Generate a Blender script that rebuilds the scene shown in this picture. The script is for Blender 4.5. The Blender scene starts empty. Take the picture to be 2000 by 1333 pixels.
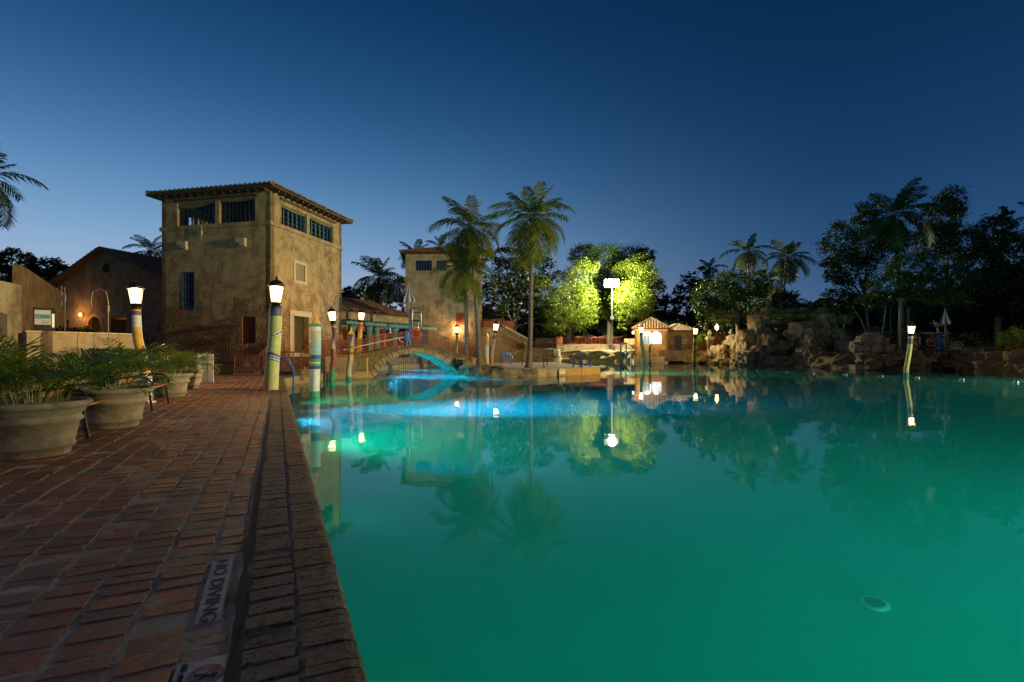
import bpy, math, random
from mathutils import Vector, Matrix, noise
from mathutils.geometry import tessellate_polygon
R = math.radians
sc = bpy.context.scene
# ---------------------------------------------------------------- camera, sky, exposure
CAMZ = 1.6; YH = 690.0; F = 1000.0
cam = bpy.data.objects.new('camera', bpy.data.cameras.new('camera'))
sc.collection.objects.link(cam); sc.camera = cam
cam.location = (0, 0, CAMZ); cam.rotation_euler = (R(90), 0, 0)
cam.data.sensor_width = 36; cam.data.lens = 36 * F / 2000
cam.data.shift_y = (YH - 666.5) / 2000
cam.data.clip_start = .05; cam.data.clip_end = 3000
sc.view_settings.view_transform = 'Standard'; sc.view_settings.look = 'None'
sc.view_settings.exposure = 0; sc.view_settings.gamma = 1
sc.cycles.use_denoising = True
sc.cycles.max_bounces = 8; sc.cycles.diffuse_bounces = 3; sc.cycles.glossy_bounces = 4
sc.cycles.transmission_bounces = 6; sc.cycles.volume_bounces = 1; sc.cycles.transparent_max_bounces = 12
sc.cycles.sample_clamp_indirect = 4; sc.cycles.sample_clamp_direct = 0
sc.cycles.caustics_reflective = False; sc.cycles.caustics_refractive = True
sc.cycles.use_light_tree = True

def world():
    w = bpy.data.worlds.new('World'); sc.world = w; w.use_nodes = True
    nt = w.node_tree; N = nt.nodes; L = nt.links
    bg = N['Background']
    tc = N.new('ShaderNodeTexCoord'); sp = N.new('ShaderNodeSeparateXYZ'); L.new(tc.outputs['Generated'], sp.inputs[0])
    def ramp(stops):
        r = N.new('ShaderNodeValToRGB'); cr = r.color_ramp
        cr.interpolation = 'B_SPLINE'
        while len(cr.elements) < len(stops): cr.elements.new(.5)
        for e, (p, c) in zip(cr.elements, stops):
            e.position = p; e.color = (*[((v/255+.055)/1.055)**2.4 if v > 10 else v/255/12.92 for v in c], 1)
        L.new(sp.outputs['Z'], r.inputs[0]); return r
    ra = ramp(SKY_L); rb = ramp(SKY_R)
    # azimuth factor: bright towards the sunset, on the left
    d = N.new('ShaderNodeVectorMath'); d.operation = 'DOT_PRODUCT'; d.inputs[1].default_value = Vector((-.86, .5, 0)).normalized()
    nz = N.new('ShaderNodeVectorMath'); nz.operation = 'MULTIPLY'; nz.inputs[1].default_value = (1, 1, 0)
    nn = N.new('ShaderNodeVectorMath'); nn.operation = 'NORMALIZE'
    L.new(tc.outputs['Generated'], nz.inputs[0]); L.new(nz.outputs[0], nn.inputs[0]); L.new(nn.outputs[0], d.inputs[0])
    mr = N.new('ShaderNodeMapRange'); mr.inputs[1].default_value = -.1; mr.inputs[2].default_value = 1; mr.interpolation_type = 'SMOOTHSTEP'
    L.new(d.outputs['Value'], mr.inputs[0])
    mx = N.new('ShaderNodeMixRGB'); L.new(mr.outputs[0], mx.inputs[0]); L.new(rb.outputs[0], mx.inputs[1]); L.new(ra.outputs[0], mx.inputs[2])
    L.new(mx.outputs[0], bg.inputs[0]); bg.inputs[1].default_value = 1.0
SKY_L = [(0, (226, 186, 184)), (.05, (200, 190, 202)), (.12, (158, 184, 212)), (.21, (116, 160, 202)), (.31, (72, 120, 170)), (.42, (38, 84, 132)), (.55, (14, 58, 104)), (1, (6, 26, 58))]
SKY_R = [(0, (96, 116, 146)), (.06, (72, 102, 140)), (.15, (44, 82, 124)), (.28, (24, 62, 104)), (.45, (10, 46, 82)), (.6, (6, 38, 72)), (1, (3, 22, 48))]
world()
FLOOD2 = 150000

# ---------------------------------------------------------------- helpers
def at(px, py, D): return Vector(((px-1000)/F*D, D, CAMZ + (YH-py)/F*D))
def gd(px, py, z=.5):                      # the point of height z seen at that pixel
    D = (CAMZ-z)*F/(py-YH); return Vector(((px-1000)/F*D, D, z))
U = Vector((-.417, .909, 0)).normalized(); NR = Vector((U.y, -U.x, 0))   # along the pool coping / towards the water
def st(s, t, z=0): p = NR*s + U*t; return Vector((p.x, p.y, z))
class MB:
    def __init__(s): s.v = []; s.f = []; s.mi = []; s.c = []; s.m = 0; s.col = None
    def add(s, vs, fs):
        b = len(s.v); s.v += [tuple(v) for v in vs]
        s.f += [tuple(i+b for i in f) for f in fs]; s.mi += [s.m]*len(fs)
        if s.col is not None: s.c += [s.col]*len(vs)
        return s
    def box(s, c, size, rz=0, M=None):
        x, y, z = [k/2 for k in size]; c = Vector(c); ca, sa = math.cos(rz), math.sin(rz)
        vs = []
        for dz in (-z, z):
            for dx, dy in ((-x, -y), (x, -y), (x, y), (-x, y)):
                p = Vector((dx, dy, dz))
                p = (M @ p) if M is not None else Vector((p.x*ca-p.y*sa, p.x*sa+p.y*ca, p.z))
                vs.append(c+p)
        return s.add(vs, [(3, 2, 1, 0), (4, 5, 6, 7), (0, 1, 5, 4), (1, 2, 6, 5), (2, 3, 7, 6), (3, 0, 4, 7)])
    def bar(s, a, b, w, h=None):              # rectangular bar between two points
        a, b = Vector(a), Vector(b); d = b-a; l = d.length
        if l < 1e-6: return s
        q = d.to_track_quat('X', 'Z').to_matrix()
        return s.box((a+b)/2, (l, w, h or w), M=q)
    def tube(s, path, rad, n=8, cap=True):
        path = [Vector(p) for p in path]; k = len(path)
        rs = rad if isinstance(rad, (list, tuple)) else [rad]*k
        vs = []; fs = []; ref = None
        for i, p in enumerate(path):
            t = (path[min(i+1, k-1)] - path[max(i-1, 0)]).normalized()
            if ref is None: ref = t.orthogonal().normalized()
            ref = (ref - t*ref.dot(t)).normalized(); bi = t.cross(ref)
            for j in range(n):
                a = 2*math.pi*j/n; vs.append(p + (ref*math.cos(a)+bi*math.sin(a))*rs[i])
        for i in range(k-1):
            for j in range(n):
                j2 = (j+1) % n; fs.append((i*n+j, i*n+j2, (i+1)*n+j2, (i+1)*n+j))
        if cap: fs += [tuple(range(n))[::-1], tuple((k-1)*n+j for j in range(n))]
        return s.add(vs, fs)
    def lathe(s, c, prof, n=20, M=None):      # prof: (r, z) from bottom to top
        c = Vector(c); vs = []; fs = []; k = len(prof)
        for r, z in prof:
            for j in range(n):
                a = 2*math.pi*j/n; p = Vector((r*math.cos(a), r*math.sin(a), z))
                if M is not None: p = M @ p
                vs.append(c+p)
        for i in range(k-1):
            for j in range(n):
                j2 = (j+1) % n; fs.append((i*n+j, i*n+j2, (i+1)*n+j2, (i+1)*n+j))
        fs += [tuple(range(n))[::-1], tuple((k-1)*n+j for j in range(n))]
        return s.add(vs, fs)
    def prism(s, pts, z0, z1, bottom=True):   # polygon extruded upwards
        n = len(pts); tri = tessellate_polygon([[Vector((p[0], p[1], 0)) for p in pts]])
        area = sum(pts[i][0]*pts[(i+1) % n][1]-pts[(i+1) % n][0]*pts[i][1] for i in range(n))
        vs = [(p[0], p[1], z0) for p in pts]+[(p[0], p[1], z1) for p in pts]
        fs = []
        for t in tri:
            a, b, c = t
            cr = (pts[b][0]-pts[a][0])*(pts[c][1]-pts[a][1])-(pts[b][1]-pts[a][1])*(pts[c][0]-pts[a][0])
            if cr < 0: a, b, c = c, b, a
            fs.append((a+n, b+n, c+n))
            if bottom: fs.append((c, b, a))
        for i in range(n):
            j = (i+1) % n
            fs.append((i, j, j+n, i+n) if area > 0 else (j, i, i+n, j+n))
        return s.add(vs, fs)
    def build(s, name, mats, parent=None, smooth=False, loc=None, **tags):
        me = bpy.data.meshes.new(name); o = bpy.data.objects.new(name, me)
        if loc is None and parent is not None and '_o' in parent: loc = Vector(parent['_o'])
        if loc is None and parent is None and s.v:
            xs = [v[0] for v in s.v]; ys = [v[1] for v in s.v]; zs = [v[2] for v in s.v]
            loc = Vector(((min(xs)+max(xs))/2, (min(ys)+max(ys))/2, min(zs))) if 'kind' not in tags else Vector()
        loc = Vector(loc) if loc is not None else Vector()
        me.from_pydata([(v[0]-loc.x, v[1]-loc.y, v[2]-loc.z) for v in s.v], [], s.f)
        mats = mats if isinstance(mats, (list, tuple)) else [mats]
        for m in mats: me.materials.append(m)
        if len(mats) > 1: me.polygons.foreach_set('material_index', s.mi)
        if s.c:
            a = me.color_attributes.new('bcol', 'FLOAT_COLOR', 'POINT')
            a.data.foreach_set('color', [x for c in s.c for x in (*c, 1.0)])
        if smooth: me.polygons.foreach_set('use_smooth', [True]*len(me.polygons))
        me.update(); sc.collection.objects.link(o)
        if parent is not None: o.parent = parent; o['_o'] = tuple(loc)
        else: o.location = loc; o['_o'] = tuple(loc)
        tag(o, **tags)
        return o
def tag(o, label=None, cat=None, group=None, kind=None):
    if label: o['label'] = label
    if cat: o['category'] = cat
    if group: o['group'] = group
    if kind: o['kind'] = kind
    return o
def thing(name, loc, label, cat, group=None):   # meshes built under it are given in world coordinates
    o = bpy.data.objects.new(name, None); sc.collection.objects.link(o); o.empty_display_size = .2
    o.location = loc; o['_o'] = tuple(loc)
    return tag(o, label, cat, group)
def copy_tree(o, loc, rz=0, label=None):
    c = o.copy(); sc.collection.objects.link(c); c.location = loc; c.rotation_euler = (0, 0, rz); c['_o'] = tuple(loc)
    if label: c['label'] = label
    for ch in list(o.children):
        d = ch.copy(); sc.collection.objects.link(d); d.parent = c
        for g in list(ch.children):
            e = g.copy(); sc.collection.objects.link(e); e.parent = d
    return c
# ---------------------------------------------------------------- materials
class Mat:
    def __init__(s, name):
        s.m = bpy.data.materials.new(name); s.m.use_nodes = True; s.nt = s.m.node_tree
        s.N = s.nt.nodes; s.b = s.N['Principled BSDF']; s.tc = None
    def n(s, t, **kw):
        x = s.N.new('ShaderNode'+t)
        for k, v in kw.items():
            if k in x.inputs.keys() if isinstance(k, str) else False: x.inputs[k].default_value = v
            else: setattr(x, k, v)
        return x
    def l(s, a, b): s.nt.links.new(a, b)
    def co(s, kind='Object'):
        if s.tc is None: s.tc = s.n('TexCoord')
        return s.tc.outputs[kind]
    def noise(s, scale, detail=5, rough=.6, vec=None, dist=0):
        x = s.n('TexNoise'); x.inputs['Scale'].default_value = scale; x.inputs['Detail'].default_value = detail
        x.inputs['Roughness'].default_value = rough; x.inputs['Distortion'].default_value = dist
        s.l(vec if vec is not None else s.co(), x.inputs['Vector']); return x.outputs['Fac']
    def voro(s, scale, feature='F1', vec=None):
        x = s.n('TexVoronoi', feature=feature); x.inputs['Scale'].default_value = scale
        s.l(vec if vec is not None else s.co(), x.inputs['Vector']); return x.outputs['Distance']
    def ramp(s, fac, stops):
        r = s.n('ValToRGB'); cr = r.color_ramp
        while len(cr.elements) < len(stops): cr.elements.new(.5)
        for e, (p, c) in zip(cr.elements, stops):
            e.position = p; e.color = (*c, 1) if isinstance(c, (tuple, list)) else (c, c, c, 1)
        s.l(fac, r.inputs[0]); return r.outputs[0]
    def mix(s, f, a, b, mode='MIX'):
        x = s.n('MixRGB', blend_type=mode)
        for i, v in ((0, f), (1, a), (2, b)):
            if hasattr(v, 'is_linked') or hasattr(v, 'links'): s.l(v, x.inputs[i])
            elif isinstance(v, (tuple, list)): x.inputs[i].default_value = (*v, 1)
            else: x.inputs[i].default_value = v
        return x.outputs[0]
    def bump(s, h, strength=.5, dist=.02, prev=None):
        x = s.n('Bump'); x.inputs['Strength'].default_value = strength; x.inputs['Distance'].default_value = dist
        s.l(h, x.inputs['Height'])
        if prev is not None: s.l(prev, x.inputs['Normal'])
        return x.outputs[0]
    def out(s, color=None, rough=None, normal=None, metal=None, spec=None):
        for k, v in (('Base Color', color), ('Roughness', rough), ('Normal', normal), ('Metallic', metal), ('Specular IOR Level', spec)):
            if v is None: continue
            if hasattr(v, 'links'): s.l(v, s.b.inputs[k])
            elif isinstance(v, (tuple, list)): s.b.inputs[k].default_value = (*v, 1)
            else: s.b.inputs[k].default_value = v
        return s.m
def paint(name, c, rough=.5, metal=0, var=.25, scale=6, bump=.15):
    m = Mat(name); f = m.noise(scale, 5, .65)
    dark = tuple(v*(1-var) for v in c); lite = tuple(min(1, v*(1+var*.7)) for v in c)
    return m.out(m.ramp(f, [(.3, dark), (.7, lite)]), rough, m.bump(m.noise(scale*8, 3), bump, .01), metal)
def emit(name, c, strength):
    m = Mat(name); m.b.inputs['Emission Color'].default_value = (*c, 1); m.b.inputs['Emission Strength'].default_value = strength
    m.b.inputs['Base Color'].default_value = (.8, .8, .8, 1); m.m.cycles.emission_sampling = 'FRONT_BACK' if strength > 2 else 'NONE'
    return m.m
# ---------------------------------------------------------------- the setting: ground, pool basin, water
POOL = [st(.27, -8), st(.27, 25.9), (-11.0, 26.6), (-11.2, 28.6), (-10.9, 31.9), (-8.95, 33.03),   # left springing of the bridge
        (-11.6, 37.5), (-12.4, 42), (-13.0, 48), (-10.5, 55), (-7.5, 56.5), (-5.6, 47), (-3.3, 36.27),                          # the channel beyond the bridge
        (-2.7, 34.5), (-.6, 33.9), (1.5, 34.2), (3.2, 36.0), (4.9, 37.0), (6.7, 39.8), (7.25, 43.2), (6.2, 45.5), (5.6, 55), (5.4, 64),
        (9, 95), (20.4, 94), (20.6, 84.6), (25.9, 84.6), (29, 83), (31, 78), (32, 72), (33.3, 65), (33.6, 58), (34.2, 51), (37, 48.5),
        (41, 47), (40.5, 42.5), (36.4, 36.4), (36.5, 31), (39, 18), (37, -9)]
POOL = [Vector((p[0], p[1], 0)) for p in POOL]
m = Mat('pool_floor'); f = m.noise(.5, 4); M_FLOOR = m.out(m.ramp(f, [(.3, (.06, .50, .40)), (.7, (.08, .58, .46))]), .8)
m = Mat('pool_plaster'); f = m.noise(2, 5); M_PLAST = m.out(m.ramp(f, [(.3, (.25, .2, .1)), (.7, (.4, .32, .17))]), .8, m.bump(m.noise(9), .6, .03))
FLOORZ = -2.0
MB().add([(-40, -12, FLOORZ), (50, -12, FLOORZ), (50, 110, FLOORZ), (-40, 110, FLOORZ)], [(0, 1, 2, 3)]).build('pool_floor', M_FLOOR, kind='structure')
w = MB(); n = len(POOL)
w.add([(p.x, p.y, FLOORZ-.2) for p in POOL]+[(p.x, p.y, .42) for p in POOL], [(i, (i+1) % n, (i+1) % n+n, i+n) for i in range(n)])
w.build('pool_wall', M_PLAST, kind='structure')
def water():
    m = Mat('pool_water'); N = m.N; L = m.nt.links; N.remove(m.b); out = N['Material Output']
    co = m.co(); h1 = m.noise(1.1, 3, .5, co); h2 = m.noise(.16, 3, .5, co)
    nm = m.bump(h2, .03, .5, m.bump(h1, .02, .12))
    fr = m.n('Fresnel'); fr.inputs[0].default_value = 1.42; L.new(nm, fr.inputs['Normal'])
    gl = m.n('BsdfGlossy'); gl.inputs['Roughness'].default_value = .01; L.new(nm, gl.inputs['Normal'])
    rf = m.n('BsdfRefraction'); rf.inputs['IOR'].default_value = 1.33; rf.inputs['Roughness'].default_value = 0; L.new(nm, rf.inputs['Normal'])
    tr = m.n('BsdfTransparent'); mx0 = m.n('MixShader'); mx0.inputs[0].default_value = .1; L.new(rf.outputs[0], mx0.inputs[1]); L.new(tr.outputs[0], mx0.inputs[2])
    mx = m.n('MixShader'); L.new(fr.outputs[0], mx.inputs[0]); L.new(mx0.outputs[0], mx.inputs[1]); L.new(gl.outputs[0], mx.inputs[2])
    L.new(mx.outputs[0], out.inputs['Surface'])
    vs = m.n('VolumeScatter'); vs.inputs['Color'].default_value = (.07, 1, .8, 1); vs.inputs['Density'].default_value = .14; vs.inputs['Anisotropy'].default_value = .3
    ab = m.n('VolumeAbsorption'); ab.inputs['Color'].default_value = (.1, .85, .78, 1); ab.inputs['Density'].default_value = .05
    ad = m.n('AddShader'); L.new(vs.outputs[0], ad.inputs[0]); L.new(ab.outputs[0], ad.inputs[1]); L.new(ad.outputs[0], out.inputs['Volume'])
    MB().box((5, 48, -1.25), (84, 118, 2.5)).build('pool_water', m.m, kind='structure')
water()
def lamp(name, kind, loc, power, color, radius=.1, rot=None, target=None, parent=None, **kw):
    d = bpy.data.lights.new(name, kind); d.energy = power; d.color = color
    if kind in ('POINT', 'SPOT'): d.shadow_soft_size = radius
    for k, v in kw.items(): setattr(d, k, v)
    o = bpy.data.objects.new(name, d); sc.collection.objects.link(o); o.location = loc
    if target is not None: o.rotation_euler = (Vector(target)-Vector(loc)).to_track_quat('-Z', 'Y').to_euler()
    if parent is not None and '_o' in parent: o.parent = parent; o.location = Vector(loc)-Vector(parent['_o'])
    return o
TEAL = (.01, 1, .54)
PW = 400
M_NICHE = emit('pool_lamp_glass', (.3, .9, 1), 1.2)
def pool_light(p, direction, power, color=TEAL, angle=150, label='underwater pool lamp', z=-.75, fall='Linear'):
    p = Vector((p[0], p[1], z)); d = Vector((*direction, -.12)).normalized(); q = d.to_track_quat('Z', 'Y').to_matrix()
    t = thing('pool_lamp', p, label, 'pool lamp', 'underwater lamps set in the pool walls')
    MB().lathe(p, [(.18, -.02), (.18, .03), (.14, .04)], 16, q).build('rim', M_STEELG, t)
    MB().lathe(p+d*.03, [(.135, 0), (.12, .02), (.05, .035)], 16, q).build('glass', M_NICHE, t)
    o = lamp('pool_lamp_light', 'SPOT', p+d*(.12 if not fall else .45), power, color, .12 if not fall else .4, target=p+d*2, parent=t, spot_size=R(angle), spot_blend=.6)
    if fall:
        o.data.use_nodes = True; nt = o.data.node_tree; f = nt.nodes.new('ShaderNodeLightFalloff'); f.inputs['Strength'].default_value = 1; nt.links.new(f.outputs[fall], nt.nodes['Emission'].inputs['Strength'])
M_STEELG = paint('steel_grey', (.3, .32, .33), .35, .8)
pool_light(st(.30, 15.6), (NR.x, NR.y), 42000, (.02, .5, 1), 44, 'bright cyan underwater lamp low on the pool wall beside the blue hand rail', z=-.3, fall=None)
pool_light((-8.6, 34.6), (.75, .45), 24000, (.02, .5, 1), 120, 'cyan underwater lamp in the channel under the arched bridge', z=-.35, fall=None)
pool_light((-10.6, 48.5), (.9, .1), 24000, (.02, .5, 1), 120, 'cyan underwater lamp at the back of the channel behind the bridge', z=-.35, fall=None)
WL = [(st(.32, 11.5), (NR.x, NR.y), 'below the near coping'), (st(.32, 20), (NR.x, NR.y), 'below the far end of the near coping'), ((-10.9, 29.5), (1, -.2), 'at the foot of the steps'),
      ((7.6, 42.5), (1, .3), 'beside the island ladder rails'), ((36.9, 25.5), (-1, .35), 'added unseen below the right bank'), ((37.5, 4), (-1, .1), 'added unseen on the right wall'), ((38.5, 17), (-1, .2), 'added unseen near the right bank'),
      ((5.5, -7.7), (.1, 1), 'added unseen close behind the camera'), ((23, -8.0), (-.1, 1), 'added unseen far behind the camera'), ((13, -8.0), (0, 1), 'added unseen midway behind the camera')]
PWS = [.5, .5, .3, 4, 3, 2.5, 5, 5, 2.5, 12]  # the unseen lamps off frame are added to brighten the green water
for (p, d, w_), k_ in zip(WL, PWS): pool_light(p, d, PW*k_, TEAL, 140, 'underwater pool lamp '+w_, z=-1.3)
# ---------------------------------------------------------------- surface materials
def stucco(name, c1, c2, rock, brick=True, expose=.5, zfade=None, scale=1.0):
    """ochre lime render, worn off in patches over coral rock and brick"""
    m = Mat(name); co = m.co()
    big = m.noise(.45*scale, 6, .7, co, .6); fine = m.noise(5*scale, 8, .75, co); mid = m.noise(1.3*scale, 6, .7, co, .3)
    base = m.ramp(fine, [(.25, c1), (.75, c2)])
    stain = m.ramp(mid, [(.38, (.38, .33, .27)), (.56, (1, 1, 1))])
    base = m.mix(.62, base, stain, 'MULTIPLY')
    mp2 = m.n('Mapping'); mp2.inputs['Scale'].default_value = (1, 1, .12); m.l(co, mp2.inputs['Vector'])
    base = m.mix(.3, base, m.ramp(m.noise(1.6*scale, 6, .7, mp2.outputs[0]), [(.4, (.45, .42, .4)), (.58, (1, 1, 1))]), 'MULTIPLY')
    vd = m.voro(3.1*scale, 'DISTANCE_TO_EDGE'); vc = m.n('TexVoronoi'); vc.inputs['Scale'].default_value = 3.1*scale; m.l(co, vc.inputs['Vector'])
    stone = m.mix(m.ramp(vd, [(.0, .8), (.06, 0.)]), m.mix(.6, rock, m.mix(.5, vc.outputs['Color'], (.6, .55, .5)), 'MULTIPLY'), c2)
    pit = m.ramp(m.noise(14*scale, 4, .7), [(.38, .12), (.52, 1.)])
    stone = m.mix(.8, stone, pit, 'MULTIPLY')
    sep = m.n('SeparateXYZ'); m.l(co, sep.inputs[0])
    hz = m.n('MapRange'); hz.inputs[1].default_value = zfade[0] if zfade else 0; hz.inputs[2].default_value = zfade[1] if zfade else 10
    hz.inputs[3].default_value = .2; hz.inputs[4].default_value = -.16; m.l(sep.outputs['Z'], hz.inputs[0])
    ad = m.n('Math', operation='ADD'); m.l(big, ad.inputs[0]); m.l(hz.outputs[0], ad.inputs[1])
    k = m.ramp(ad.outputs[0], [(expose, 0.), (expose+.07, 1.)])
    col = m.mix(k, base, stone)
    if brick:
        b = m.n('TexBrick'); b.inputs['Scale'].default_value = 1; b.inputs['Brick Width'].default_value = .22; b.inputs['Row Height'].default_value = .075
        b.inputs['Mortar Size'].default_value = .01; b.inputs['Color1'].default_value = (.2, .07, .035, 1); b.inputs['Color2'].default_value = (.28, .12, .06, 1); b.inputs['Mortar'].default_value = (.25, .19, .12, 1)
        mp = m.n('CombineXYZ'); s2 = m.n('Math', operation='ADD'); m.l(sep.outputs['X'], s2.inputs[0]); m.l(sep.outputs['Y'], s2.inputs[1]); m.l(s2.outputs[0], mp.inputs[0]); m.l(sep.outputs['Z'], mp.inputs[1])
        m.l(mp.outputs[0], b.inputs['Vector'])
        kb = m.ramp(m.noise(.75*scale, 7, .68, None, .5), [(.6, 0.), (.63, 1.)])
        col = m.mix(kb, col, b.outputs['Color'])
    hgt = m.mix(k, m.ramp(fine, [(0, .6), (1, .8)]), m.ramp(vd, [(0, .1), (.1, .7)]))
    nm = m.bump(m.noise(14*scale, 5, .7), .7, .05, m.bump(hgt, .8, .12))
    return m.out(col, .92, nm, spec=.2)
M_TOWER = stucco('tower_render', (.33, .22, .115), (.54, .39, .22), (.37, .25, .135), expose=.5, zfade=(0, 9))
M_TOWER2 = stucco('pale_render', (.32, .26, .17), (.42, .35, .24), (.3, .23, .15), expose=.56, zfade=(0, 10), scale=.8)
M_CORAL = stucco('coral_rock', (.32, .25, .13), (.42, .33, .18), (.3, .23, .13), brick=False, expose=.42)
M_WALL = stucco('cream_wall', (.36, .3, .2), (.46, .39, .27), (.3, .24, .16), brick=False, expose=.75)
M_BOOTH = stucco('booth_render', (.42, .3, .15), (.5, .37, .19), (.3, .25, .13), brick=False, expose=.62, zfade=(0, 3))
M_TRIM = paint('limestone_trim', (.5, .42, .28), .85, 0, .25, 5, .5)
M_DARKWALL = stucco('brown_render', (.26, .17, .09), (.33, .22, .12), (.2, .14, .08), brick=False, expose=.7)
M_STEP = paint('worn_step', (.24, .17, .12), .85, 0, .4, 6, .6)
M_RAIL = paint('red_oxide_iron', (.2, .045, .018), .6, .2, .35, 8, .3)
M_RAILP = paint('faded_red_iron', (.3, .1, .055), .6, .2, .3, 8, .3)
M_BLUE = paint('blue_paint', (.02, .09, .38), .35, 0, .2, 5, .1)
M_BLUEWOOD = paint('blue_shutter', (.018, .07, .17), .6, 0, .3, 12, .3)
M_TEALWOOD = paint('weathered_teal', (.12, .22, .18), .8, 0, .4, 5, .4)
M_DARK = paint('black_iron', (.015, .014, .014), .5, .6, .3, 20, .2)
M_BROWN = paint('dark_wood', (.07, .03, .018), .7, 0, .4, 9, .4)
M_BRONZE = paint('lantern_bronze', (.05, .03, .02), .45, .7, .3, 20, .2)
M_WOOD = paint('bench_wood', (.32, .15, .05), .55, 0, .35, 10, .3)
M_WHITE = paint('white_paint', (.7, .69, .65), .5, 0, .12, 8, .1)
M_CONC = Mat('weathered_concrete')
M_CONC = M_CONC.out(M_CONC.mix(M_CONC.ramp(M_CONC.noise(3.2, 7, .7), [(.45, 0.), (.66, .75)]), M_CONC.ramp(M_CONC.noise(12, 8, .7), [(.3, (.24, .21, .15)), (.7, (.4, .36, .27))]), (.07, .07, .04)), .9, M_CONC.bump(M_CONC.noise(45, 5, .7), .6, .008))
M_SOIL = paint('soil', (.05, .035, .02), .95, 0, .5, 20, .8)
M_STEEL = paint('galvanised_steel', (.45, .45, .43), .35, .9, .2, 9, .1)
M_RED = paint('red_plastic', (.6, .03, .015), .4, 0, .2, 8, .1)
M_ORANGE = paint('orange_red_plastic', (.75, .07, .02), .4, 0, .15, 8, .1)
M_INT = paint('cream_interior', (.6, .5, .33), .8, 0, .1, 4, .1)
M_WARMINT = paint('terracotta_interior', (.45, .17, .06), .8, 0, .2, 3, .2)
M_CANVASB = paint('blue_canvas', (.03, .08, .3), .8, 0, .15, 10, .3)
M_CANVASW = paint('white_canvas', (.6, .58, .5), .8, 0, .12, 10, .3)
def tile_mat(name, c1, c2, c3):
    m = Mat(name); v = m.n('TexVoronoi'); v.inputs['Scale'].default_value = 3.2; m.l(m.co(), v.inputs['Vector'])
    sp = m.n('SeparateXYZ'); m.l(v.outputs['Color'], sp.inputs[0])
    c = m.ramp(sp.outputs['X'], [(0, c1), (.5, c2), (1, c3)])
    c = m.mix(m.ramp(m.noise(5, 6, .7), [(.4, 0.), (.65, .8)]), c, (.05, .04, .03))
    return m.out(c, .85, m.bump(m.noise(30, 4), .5, .01))
M_TILE = tile_mat('clay_roof_tile', (.22, .09, .045), (.3, .15, .08), (.36, .24, .15))
M_TILEPALE = tile_mat('pale_roof_tile', (.4, .24, .12), (.5, .34, .19), (.55, .42, .28))
def rock_mat(name, c1, c2, moss):
    m = Mat(name); co = m.co(); a = m.noise(1.4, 9, .72, co, .4); b = m.noise(6, 8, .75)
    c = m.ramp(b, [(.28, c1), (.7, c2)])
    c = m.mix(m.ramp(a, [(.5, 0.), (.63, .8)]), c, moss)
    pits = m.ramp(m.voro(7), [(.08, .25), (.3, 1.)]); c = m.mix(.7, c, pits, 'MULTIPLY')
    h = m.mix(.5, b, pits)
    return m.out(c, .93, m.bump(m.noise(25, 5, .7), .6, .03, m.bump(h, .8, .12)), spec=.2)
M_ROCK = rock_mat('coral_rock_cliff', (.2, .15, .08), (.38, .3, .17), (.07, .08, .035))
M_ROCKB = rock_mat('ochre_rock', (.13, .085, .042), (.24, .17, .09), (.05, .045, .02))
def leaf_mat(name, c1, c2, tr=.35, gloss=.45):
    m = Mat(name); a = m.n('Attribute'); a.attribute_name = 'bcol'; sp = m.n('SeparateXYZ'); m.l(a.outputs['Color'], sp.inputs[0])
    c = m.ramp(sp.outputs['X'], [(0, c1), (1, c2)])
    m.out(c, gloss, spec=.35)
    t = m.n('BsdfTranslucent'); m.l(m.mix(1, c, (1.3, 1.5, .5), 'MULTIPLY'), t.inputs['Color'])
    mx = m.n('MixShader'); mx.inputs[0].default_value = tr; m.l(m.b.outputs[0], mx.inputs[1]); m.l(t.outputs[0], mx.inputs[2])
    m.l(mx.outputs[0], m.N['Material Output'].inputs['Surface']); return m.m
M_LEAF = leaf_mat('broad_leaves', (.035, .075, .012), (.085, .14, .02))
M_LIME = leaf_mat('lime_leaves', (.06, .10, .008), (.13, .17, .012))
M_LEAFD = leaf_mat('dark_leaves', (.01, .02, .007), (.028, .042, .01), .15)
M_LEAFM = leaf_mat('middling_leaves', (.02, .04, .008), (.05, .08, .012), .25)
M_PALM = leaf_mat('palm_leaves', (.06, .08, .006), (.15, .15, .012), .35, .6)
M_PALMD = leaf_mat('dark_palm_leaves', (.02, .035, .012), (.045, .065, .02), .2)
M_ARECA = leaf_mat('areca_leaves', (.08, .14, .012), (.19, .26, .025), .35, .35)
M_BARK = paint('palm_bark', (.17, .14, .11), .9, 0, .45, 5, .9)
M_BARKP = paint('pale_bark', (.3, .26, .19), .9, 0, .35, 5, .8)
# ---------------------------------------------------------------- ground
g = MB(); outer = [Vector((-1200, -400, 0)), Vector((1200, -400, 0)), Vector((1200, 2200, 0)), Vector((-1200, 2200, 0))]
pts = outer+POOL
g.add([(p.x, p.y, .44) for p in pts], [tuple(t) if (pts[t[1]]-pts[t[0]]).cross(pts[t[2]]-pts[t[0]]).z > 0 else tuple(t)[::-1] for t in tessellate_polygon([outer, POOL])])
m = Mat('ground'); M_GROUND = m.out(m.ramp(m.noise(.8, 8, .7), [(.35, (.1, .08, .055)), (.65, (.2, .16, .115))]), .9, m.bump(m.noise(6, 5), .5, .03))
g.build('ground', M_GROUND, kind='structure')
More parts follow.
